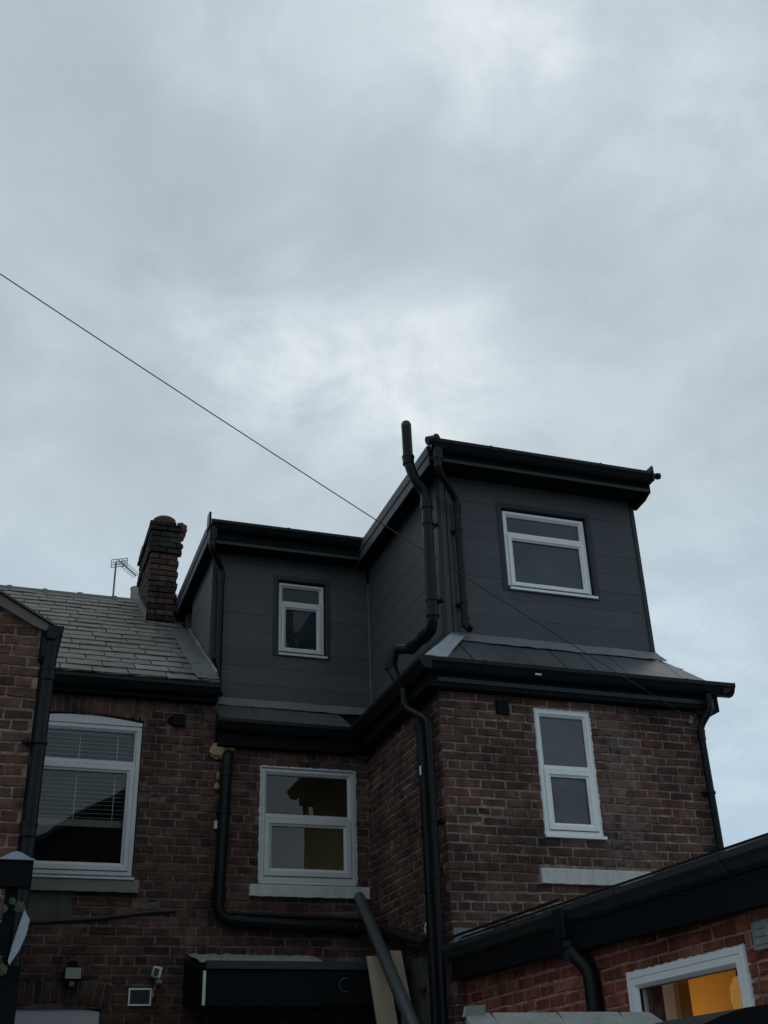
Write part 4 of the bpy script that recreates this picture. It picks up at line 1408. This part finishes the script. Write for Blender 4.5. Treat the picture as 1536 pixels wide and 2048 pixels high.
# camera
SC = thing("security_camera", "small white security camera fixed to the brick right of the floodlight", "camera", (1.6, 10.9, 2.86))
u_ = V((math.cos(rad(-12)), 0, math.sin(rad(-12))))
v_ = V((-u_.z, 0, u_.x))
o_ = V((1.535, FL - 0.11, 2.825))
MB().obox(o_, u_ * 0.085, V((0, 0.08, 0.0)), v_ * 0.095).build("body", m_white_dull, SC, bevel=0.012)
MB().obox(o_ + u_ * 0.012 + v_ * 0.014 - Y * 0.004, u_ * 0.045, Y * 0.005, v_ * 0.062).build("lens_window", m_gasket, SC)
MB().tube([(1.60, FL - 0.06, 2.80), (1.625, FL - 0.03, 2.785), (1.63, FL + 0.0, 2.79)], 0.022, 10).build("mount", m_white_dull, SC, True)
MB().tube([(1.60, FL - 0.01, 2.77), (1.57, FL - 0.01, 2.71), (1.575, FL - 0.01, 2.66)], 0.004, 6).build("lead_wire", m_white_dull, SC)

# square vent with white rim
SV = thing("extractor_vent", "square dark vent in a white frame below the security camera", "vent", (1.46, 10.96, 2.66))
ring((0, FL, 0), X, -Y, 1.360, 1.560, 2.595, 2.738, [(0, -0.01), (0, 0.022), (0.013, 0.022), (0.013, 0.002)]).build("rim", m_white, SV)
MB().box((1.37, FL - 0.012, 2.605), (1.55, FL - 0.002, 2.728)).build("grille", m_clad_trim, SV)

# black porch canopy on the main wall
PC = thing("porch_canopy", "black box-like porch canopy on the wall below the long pipe", "canopy", (2.7, 10.5, 2.6))
MB().prism([(1.84, 9.88, 2.50), (1.84, FL - 0.012, 2.60), (1.84, FL - 0.012, 2.97), (1.84, 9.88, 2.775)], (1.77, 0, 0)).build("body", m_black_matt, PC)
MB().box((1.836, 9.845, 2.775), (3.60, 9.90, 2.838)).build("front_trim", m_clad_trim, PC, label="dark grey strip along the top front edge")
MB().box((1.815, 9.86, 2.50), (1.838, 9.885, 2.76)).build("side_trim", m_white_dull, PC, label="thin pale edge on the left front corner")
lead_strip(PC, ((1.86, FL - 0.01, 3.02), (3.05, FL - 0.01, 3.02)), ((1.88, 10.4, 2.885), (3.0, 10.4, 2.885)), 0.012, m_plaster, 0.012, 34, name="mortar_fillet")
pr_ = [(3.03 + 0.055 * math.cos(a), 9.865, 2.655 + 0.055 * math.sin(a)) for a in [rad(70 + 10 * k) for k in range(22)]]
MB().tube(pr_, 0.005, 8).build("ring_mark", m_clad, PC, True)  # arc shaped as just the lit part of a round cover

# leaning grey pipe
GP = MB()
a, b = V((3.46, 10.78, 3.535)), V((3.09, 8.43, 2.24))
d = (a - b)
foot = b - d * (b.z - 0.06) / d.z
GP.tube([foot, a], 0.053, 20, False).tube([a, foot], 0.047, 20, False)
GP.tube([a - d.normalized() * 0.01, a], 0.053, 20, False)
gp = GP.build("plastic_pipe", m_grey_pipe, None, True)
tag(gp, "long dark grey plastic pipe leaning diagonally against the wall beside the yellow-room sill", "pipe")
# planks
def board(name, top0, w, lean_y, label, th=0.022, skew=0.0, grp="bare timber boards leaning on the canopy"):
    t0_ = V(top0)
    foot_ = V((t0_.x + skew, lean_y, 0.0))
    L = t0_ - foot_
    side = V((w, 0, 0))
    n_ = L.cross(side).normalized()
    if n_.y > 0:
        n_ = -n_
    o = MB().obox(foot_, side, n_ * th, L).build(name, m_wood, None, bevel=0.002)
    tag(o, label, "board", grp)
    return o


board("timber_board", (3.195, 9.80, 2.868), 0.175, 8.60, "wide bare timber board left of the leaning grey pipe", 0.024, 0.02)
board("timber_board", (3.41, 9.815, 2.915), 0.10, 8.72, "narrow bare timber board just right of the leaning grey pipe", 0.03, 0.10)

# ================================================================== left foreground wing
OW = thing("brick_outbuilding", "dark brick rear wing in the left foreground with sloping board and black downpipe", "building", (-1, 8.1, 0))
vt = lambda s: 4.86 + (0.215 - s) * 0.545
w_o = brick_wall(OW, "gable_wall", (0, 8.0, 0), X, -Y, -2.4, 0.202, 0, 4.83, 0.0785, 0.236, header=4, bz=(2.4, 6.2), top=vt, mat=m_brick_front, mort=m_mortar)
MB().box((-2.4, 8.23, 0), (0.18, FL - 0.02, 4.8)).build("wing_body", m_brick_front, OW)
MB().prism([(-2.45, 7.955, vt(-2.45) - 0.10), (0.13, 7.955, vt(0.13) - 0.055), (0.215, 7.955, vt(0.215) - 0.04), (0.245, 7.955, vt(0.245) + 0.02), (-2.45, 7.955, vt(-2.45) + 0.025)], (0, 0.035, 0)).build("barge_board", m_barge, OW)
MB().prism([(-2.45, 7.93, vt(-2.45) + 0.028), (0.29, 7.93, vt(0.29) + 0.03), (0.29, 7.93, vt(0.29) + 0.045), (-2.45, 7.93, vt(-2.45) + 0.045)], (0, 3.0, 0)).build("wing_roof", m_newslate, OW)
gutter("gutter", (0.225, 7.93, 4.845), (0.225, 10.82, 4.845), X, OW, w=0.11, h=0.09)
MB().box((0.185, 7.96, 4.60), (0.222, 10.8, 4.84)).build("fascia", m_black_matt, OW)
MB().box((0.20, 7.955, 4.62), (0.30, 8.03, 4.77)).build("gutter_outlet", m_black, OW, bevel=0.01)
pipe("downpipe", [(0.275, 7.99, 4.78), (0.262, 7.99, 4.60), (0.255, 7.97, 0.05)], 0.048, m_black, OW, 0.06,
     [((0.262, 7.985, 4.50), (0, 0, 1)), ((0.256, 7.975, 3.4), (0, 0, 1))], [(0.26, 7.98, 4.0)], back=(-1, 0, 0))
MB().box((0.204, 8.0, 2.0), (0.212, 10.8, 4.6)).build("shadow_strip", m_black_matt, OW)  # black strip standing in for the shadow beside the downpipe

# ================================================================== single-storey red brick extension on the right
EX = thing("brick_extension", "single-storey red brick extension at lower right with a lit white window", "building", (5, 6, 0))
win_e = (5.165, 6.365, 1.30, 2.353)   # along Y
w_e = brick_wall(EX, "side_wall", (3.70, 0, 0), Y, -X, 2.4, 8.84, 0, 2.645, 0.0752, 0.222, [win_e], mat=m_brick_new, mort=m_mortar_new, header=0, bz=(1.6, 2.62), proud=0.007,
                 skip=[(4.92, 5.07, 2.30, 2.44)])
MB().box((3.93, 2.4, 0), (6.3, 2.62, 2.6)).box((6.1, 2.63, 0), (6.3, 8.9, 2.6)).build("outer_wall", m_brick_new, EX)
MB().box((3.66, 2.3, 2.66), (6.35, 8.90, 2.76)).build("flat_roof", m_lead, EX)
gutter("gutter", (3.665, 2.3, 2.715), (3.665, 8.88, 2.835), -X, EX, m_gutter_old, w=0.125, h=0.105)
MB().hexa([(3.668, 2.3, 2.435), (3.690, 2.3, 2.435), (3.690, 8.88, 2.595), (3.668, 8.88, 2.595), (3.668, 2.3, 2.65), (3.690, 2.3, 2.65), (3.690, 8.88, 2.70), (3.668, 8.88, 2.70)]).build("fascia", m_black_matt, EX)
MB().hexa([(3.60, 2.3, 2.425), (3.667, 2.3, 2.425), (3.667, 8.88, 2.585), (3.60, 8.88, 2.585), (3.60, 2.3, 2.60), (3.665, 2.3, 2.60), (3.665, 8.88, 2.725), (3.60, 8.88, 2.725)]).build("fascia_box", m_black_matt, EX)
MB().prism([(3.70, 2.3, 2.77), (3.70, 8.90, 2.90), (3.72, 8.90, 2.90), (3.72, 2.3, 2.77)], (0, 0, 0.012)).build("roof_edge_trim", m_black, EX)
MB().tube([(3.64, 7.02, 2.88), (3.64, 8.90, 2.915)], 0.011, 8).build("roof_edge_rail", m_black, EX, True, label="thin rail above the far part of the gutter")
pipe("downpipe", [(3.60, 6.86, 2.72), (3.60, 6.86, 2.53), (3.655, 6.72, 2.42), (3.655, 6.70, 0.05)], 0.052, m_black, EX, 0.10,
     [((3.60, 6.86, 2.58), (0, 0, 1)), ((3.60, 6.86, 2.53), (0, 0, 1))], [(3.655, 6.70, 1.9)], back=(1, 0, 0), label="thick black downpipe with a bend on the extension wall")
MB().box((3.53, 6.79, 2.60), (3.66, 6.93, 2.80)).build("gutter_outlet", m_black, EX, bevel=0.012)
# its window
ew = ring((3.70, 0, 0), Y, -X, 5.175, 6.355, 1.30, 2.345, [(0, -0.06), (0, 0.012), (0.006, 0.016), (0.03, 0.016), (0.033, 0.008), (0.036, 0.016), (0.070, 0.016), (0.082, 0.002), (0.09, -0.01), (0.09, -0.06)]).build(
    "window", m_white, EX, label="white framed window glowing orange inside")
MB().obox((3.738, 5.26, 1.38), (0, 1.01, 0), (0.004, 0, 0), (0, 0, 0.88)).build("pane", glass_mat("clear_glass", (0.9, 0.9, 0.88), 0, 0.6), ew)
ring((3.70, 0, 0), Y, -X, 5.262, 6.268, 1.387, 2.258, [(0, -0.012), (0.006, -0.012), (0.006, -0.03)]).build("gasket", m_gasket, ew)
sealant(EX, (3.70, 0, 0), Y, -X, 5.168, 6.362, 1.6, 2.350, 0.008, sides="lrt", mat=m_seal)
# interior: front room with grey wall, lit kitchen seen past a door frame
m_cupboard = basic("warm_cream_paint", (0.62, 0.42, 0.16), 0.6, 0.05, 2)
m_grey_wall = basic("grey_room_paint", (0.85, 0.84, 0.80), 0.9, 0.05, 2)
MB().box((3.93, 2.63, 2.60), (6.1, 8.8, 2.64)).build("ceiling", m_grey_wall, EX)
MB().box((4.20, 6.66, 0), (4.25, 8.7, 2.60)).build("partition", m_grey_wall, EX)
MB().box((4.185, 6.60, 0), (4.265, 6.655, 2.44)).build("door_frame", m_cupboard, EX)
MB().box((4.90, 2.7, 0), (4.94, 8.8, 2.46)).build("kitchen_wall", m_cupboard, EX)
MB().box((4.88, 2.7, 2.462), (4.94, 8.8, 2.60)).build("ceiling_cove", m_cupboard, EX)
MB().box((3.94, 8.72, 0), (4.88, 8.76, 2.60)).box((3.94, 2.70, 0), (4.88, 2.74, 2.60)).box((3.94, 2.70, 0.01), (6.0, 8.0, 0.03)).build("inner_wall", m_grey_wall, EX)
PL = thing("pendant_lamp", "ribbed glass lamp glowing orange inside the extension window", "lamp", (4.6, 6.45, 2.2))
mg, tg, bg_ = new_mat("lamp_glass")
bg_.inputs['Base Color'].default_value = (0.9, 0.55, 0.2, 1)
bg_.inputs['Emission Color'].default_value = (1.0, 0.50, 0.12, 1)
stripe = N(tg, 'ShaderNodeTexNoise')
stripe.inputs['Scale'].default_value = 60
tg.links.new(math_node(tg, 'POWER', math_node(tg, 'MULTIPLY', stripe.outputs[0], 1.25), 3.0), bg_.inputs['Emission Strength'])
MB().lathe((4.42, 6.30, 2.15), [(0.050, 0.0), (0.060, 0.05), (0.056, 0.12), (0.030, 0.17), (0.012, 0.18)], 16).build("lamp_shade", mg, PL, True)
MB().tube([(4.42, 6.30, 2.32), (4.42, 6.30, 2.60)], 0.005, 6).build("flex", m_wire, PL)
ld = D.lights.new("kitchen_light", 'POINT')
ld.energy = 4
ld.color = (1.0, 0.60, 0.22)
ld.shadow_soft_size = 0.10
lo = D.objects.new("kitchen_light", ld)
COL.objects.link(lo)
lo.parent = PL
lo.location = V((4.50, 7.55, 1.9)) - PL.location

l2 = D.lights.new("room_fill_light", 'POINT')  # fill light added to brighten the grey partition, not a lamp of the room
l2.energy = 9
l2.color = (1.0, 0.92, 0.78)
l2.shadow_soft_size = 0.1
lo2 = D.objects.new("room_fill_light", l2)
COL.objects.link(lo2)
lo2.parent = PL
lo2.location = V((3.975, 7.35, 1.5)) - PL.location

# plate on the wall
PQ = thing("wall_plate", "weathered grey-green metal plate on red brick at the right edge", "plate", (3.69, 5.0, 2.37))
MB().box((3.680, 4.925, 2.305), (3.694, 5.065, 2.437)).build("plate", m_plaque, PQ, bevel=0.003)
for i in range(3):
    MB().box((3.677, 4.95, 2.325 + i * 0.037), (3.6805, 5.045, 2.332 + i * 0.037)).build("rib", m_metal, PQ)
cw = MB().tube(fillet([(3.69, 5.02, 1.9), (3.69, 5.10, 2.10), (3.688, 5.07, 2.22), (3.69, 4.9, 2.20)], 0.08), 0.004, 6).build("wall_wire", m_barge, None)
tag(cw, "thin curling wire on the red brick right of the lit window", "wire")

# ================================================================== coping wall, domed black lid
CW = thing("garden_wall", "low wall topped with sloping pale grey coping slabs below the red brick extension", "wall", (2.1, 3.9, 0))
MB().box((1.68, 3.93, 0), (2.42, 4.10, 1.86)).build("wall_core", m_brick_new, CW)
js = [1.66, 1.762, 2.022, 2.272, 2.42]
for i in range(4):
    x0, x1 = js[i] + 0.004, js[i + 1] - 0.004
    z = 1.941
    e1 = 0.035 if i == 3 else 0
    dz = R.uniform(-0.002, 0.002)
    MB().hexa([(x0 - 0.03 * (i == 0), 3.86, z - 0.125), (x1 + e1 + 0.02 * (i == 3), 3.86, z - 0.125), (x1 + e1 * 0.0, 4.0, z - 0.035), (x0, 4.0, z - 0.035),
               (x0 - 0.01, 3.86, z - 0.105 + dz), (x1 + e1 + 0.02, 3.86, z - 0.105 + dz), (x1 - 0.015 * (i == 3), 4.0, z + dz), (x0, 4.0, z + dz)]).build("coping_slab", m_coping, CW, bevel=0.004)
MB().obox((1.655, 3.985, 1.925), (0.075, 0, 0.004), (0, 0.02, 0.0), (0.01, 0, 0.035)).build("end_slab", m_coping, CW)

BL = thing("storage_box", "black domed lid of a storage box at the bottom right corner", "box", (2.4, 3.1, 0))
pp = [(1.80, 2.95, 1.70)] + [(1.80 + 0.80 * i / 16, 2.95, 1.725 + 0.146 * math.sin(math.pi * (0.03 + 0.94 * i / 16)) ** 0.75) for i in range(17)] + [(2.60, 2.95, 1.70)]
MB().prism(pp, (0, 0.45, 0)).build("lid", m_black_matt, BL)
MB().box((1.84, 2.98, 0), (2.56, 3.37, 1.70)).build("body", m_black_matt, BL)

# ================================================================== left foreground pergola bits
PG = thing("pergola", "black timber post and beam with corrugated plastic roof at the left edge", "pergola", (0.1, 5.0, 0))
MB().box((-1.5, 4.98, 2.50), (0.196, 5.05, 2.603)).build("beam", m_black_matt, PG)
MB().box((-0.3, 5.0, 0), (0.135, 5.06, 2.36)).build("fence_panel", m_black_matt, PG)
MB().box((0.136, 5.0, 0), (0.193, 5.06, 2.20)).build("post", m_black_matt, PG)
MB().box((0.10, 5.02, 2.2), (0.15, 5.05, 2.499)).build("post", m_black_matt, PG)
vs_, fs = [], []
nn = 96
for i in range(nn + 1):
    x = -1.6 + 1.80 * i / nn
    z = 2.622 + 0.015 * math.cos((x - 0.125) * 2 * math.pi / 0.150)
    for y, dz in ((4.97, 0), (6.4, 0.25)):
        vs_.append((x, y, z + dz))
for i in range(nn):
    fs.append((2 * i, 2 * i + 1, 2 * i + 3, 2 * i + 2))
k = len(vs_)
vs_ += [(x, y, 2.604) if y < 5 else (x, y, z - 0.003) for x, y, z in vs_]
for i in range(nn):
    fs.append((2 * i + k, 2 * i + 2 + k, 2 * i + 3 + k, 2 * i + 1 + k))
    fs.append((2 * i, 2 * i + 2, 2 * i + 2 + k, 2 * i + k))
fs.append((2 * nn, 2 * nn + 1, 2 * nn + 1 + k, 2 * nn + k))
MB().add(vs_, fs).build("corrugated_sheet", m_corr, PG)

HS = MB().prism([(0.180, 4.96, 2.404), (0.204, 4.955, 2.368), (0.196, 4.95, 2.31), (0.178, 4.95, 2.255), (0.146, 4.955, 2.198), (0.140, 4.96, 2.215), (0.150, 4.965, 2.275), (0.165, 4.965, 2.345)], (0.002, 0.004, 0)).build("plastic_sheet", m_sheet)
tag(HS, "torn pale blue plastic sheet hanging from the black post at the left edge", "sheet")

IV = thing("ivy_plant", "few green ivy leaves poking through the black fence at the left edge", "plant", (0.1, 5.0, 2.1))
rr = random.Random(5)
MB().tube([(0.10, 5.07, 1.5), (0.09, 5.07, 2.2), (0.12, 5.06, 2.42)], 0.006, 6).build("stem", m_stem, IV)


def leaf(c, s, a):
    c = V(c)
    sh = [(0, -.5), (.28, -.38), (.5, -.12), (.34, .02), (.42, .3), (.16, .28), (0, .55), (-.18, .28), (-.42, .3), (-.32, 0), (-.5, -.15), (-.25, -.4)]
    ca, sa = math.cos(a), math.sin(a)
    vs_ = [c + V(((x * ca - y * sa) * s, abs(x) * s * 0.35, (x * sa + y * ca) * s)) for x, y in sh] + [c]
    n = len(sh)
    return MB().add(vs_, [(i, (i + 1) % n, n) for i in range(n)]).build("leaf", m_leaf, IV)


for c, s in (((0.16, 4.99, 2.425), .075), ((0.10, 4.985, 2.415), .06), ((0.178, 4.985, 2.41), .04), ((0.065, 4.99, 2.435), .06), ((0.13, 4.99, 2.445), .05), ((0.118, 4.97, 2.185), .085), ((0.10, 4.97, 2.22), .07),
             ((0.04, 4.99, 2.40), .07), ((0.08, 4.98, 2.15), .06)):
    leaf(c, s * 0.62, rr.uniform(-1, 1))

# ================================================================== rooftop aerial and far pot
AE = thing("tv_aerial", "thin tv aerial standing behind the old slate roof ridge", "aerial", (1.42, 17.0, 6.5))
MB().tube([(1.43, 17, 6.3), (1.42, 17, 9.78)], 0.016, 8).build("mast", m_metal, AE, True)
MB().tube([(1.46, 17.0, 9.82), (1.745, 16.9, 9.53)], 0.011, 8).build("boom", m_metal, AE)
for i in range(11):
    t = 0.12 + 0.88 * i / 10
    p = V((1.46, 17.0, 9.82)).lerp(V((1.745, 16.9, 9.53)), t)
    MB().tube([p + V((-0.055, 0.05, -0.02)), p + V((0.055, -0.05, 0.02))], 0.005, 5).build("element", m_metal, AE)
rf = MB()
for dz in (0, 0.045, 0.09, 0.135):
    rf.obox((1.345, 17.02, 9.68 + dz), (0.26, -0.02, 0.055), (0, 0.006, 0), (0, 0, 0.012))
for dx in (0, 0.085, 0.17, 0.25):
    rf.obox((1.345 + dx, 17.03, 9.68 + dx * 0.21), (0.010, 0, 0), (0, 0.006, 0), (0, 0, 0.147))
rf.build("reflector", m_metal, AE)
FP = thing("roof_flue", "pale clay pot peeping over the ridge beside the chimney", "flue", (1.77, 17.0, 6.5))
MB().lathe((1.775, 17.0, 8.2), [(0.085, 0), (0.085, 1.10), (0.095, 1.12), (0.095, 1.155), (0.06, 1.16)], 16).build("pot", m_pot, FP, True)
MB().box((1.60, 16.85, 6.5), (1.95, 17.15, 8.45)).build("stack", m_brick_ch, FP)

# ================================================================== overhead wire
hook = V((6.180, 8.885, 4.925))
far = V((-0.33, 6.6, 6.97))
p0 = far + (far - hook) * 0.9
pts = []
L = (hook - p0).length
for i in range(61):
    t = i / 60
    q = p0.lerp(hook, t)
    q.z -= 4 * 0.14 * t * (1 - t)
    pts.append(q)
TW = thing("overhead_wire", "thin dark telephone wire crossing the sky to the wing's top right corner", "wire", tuple(hook))
MB().tube(pts, 0.0042, 6).build("wire", m_wire, TW)
MB().tube([hook + V((0, 0.04, 0)), hook + V((0, -0.02, 0)), hook + V((0.02, -0.03, -0.03))], 0.008, 8).box(tuple(hook + V((-0.015, -0.015, -0.06))), tuple(hook + V((0.02, 0.02, -0.02)))).build("hook", m_metal, TW)

# ================================================================== house across the alley (behind the camera, seen in the glass)
OH = thing("gabled_house", "plain brick gabled house across the alley, seen only in window reflections", "house", (5, -8, 0))
MB().prism([(0.5, -7, 0), (6.35, -7, 0), (6.35, -7, 7.2), (4.2, -7, 9.75), (0.5, -7, 7.35)], (0, -7, 0)).build("wall", m_soot_mortar, OH)
MB().prism([(0.3, -6.8, 7.28), (4.2, -6.8, 9.86), (6.5, -6.8, 7.1), (6.55, -6.8, 7.2), (4.2, -6.8, 10.0), (0.25, -6.8, 7.4)], (0, -7.4, 0)).build("roof", m_newslate, OH)

flush_bricks()
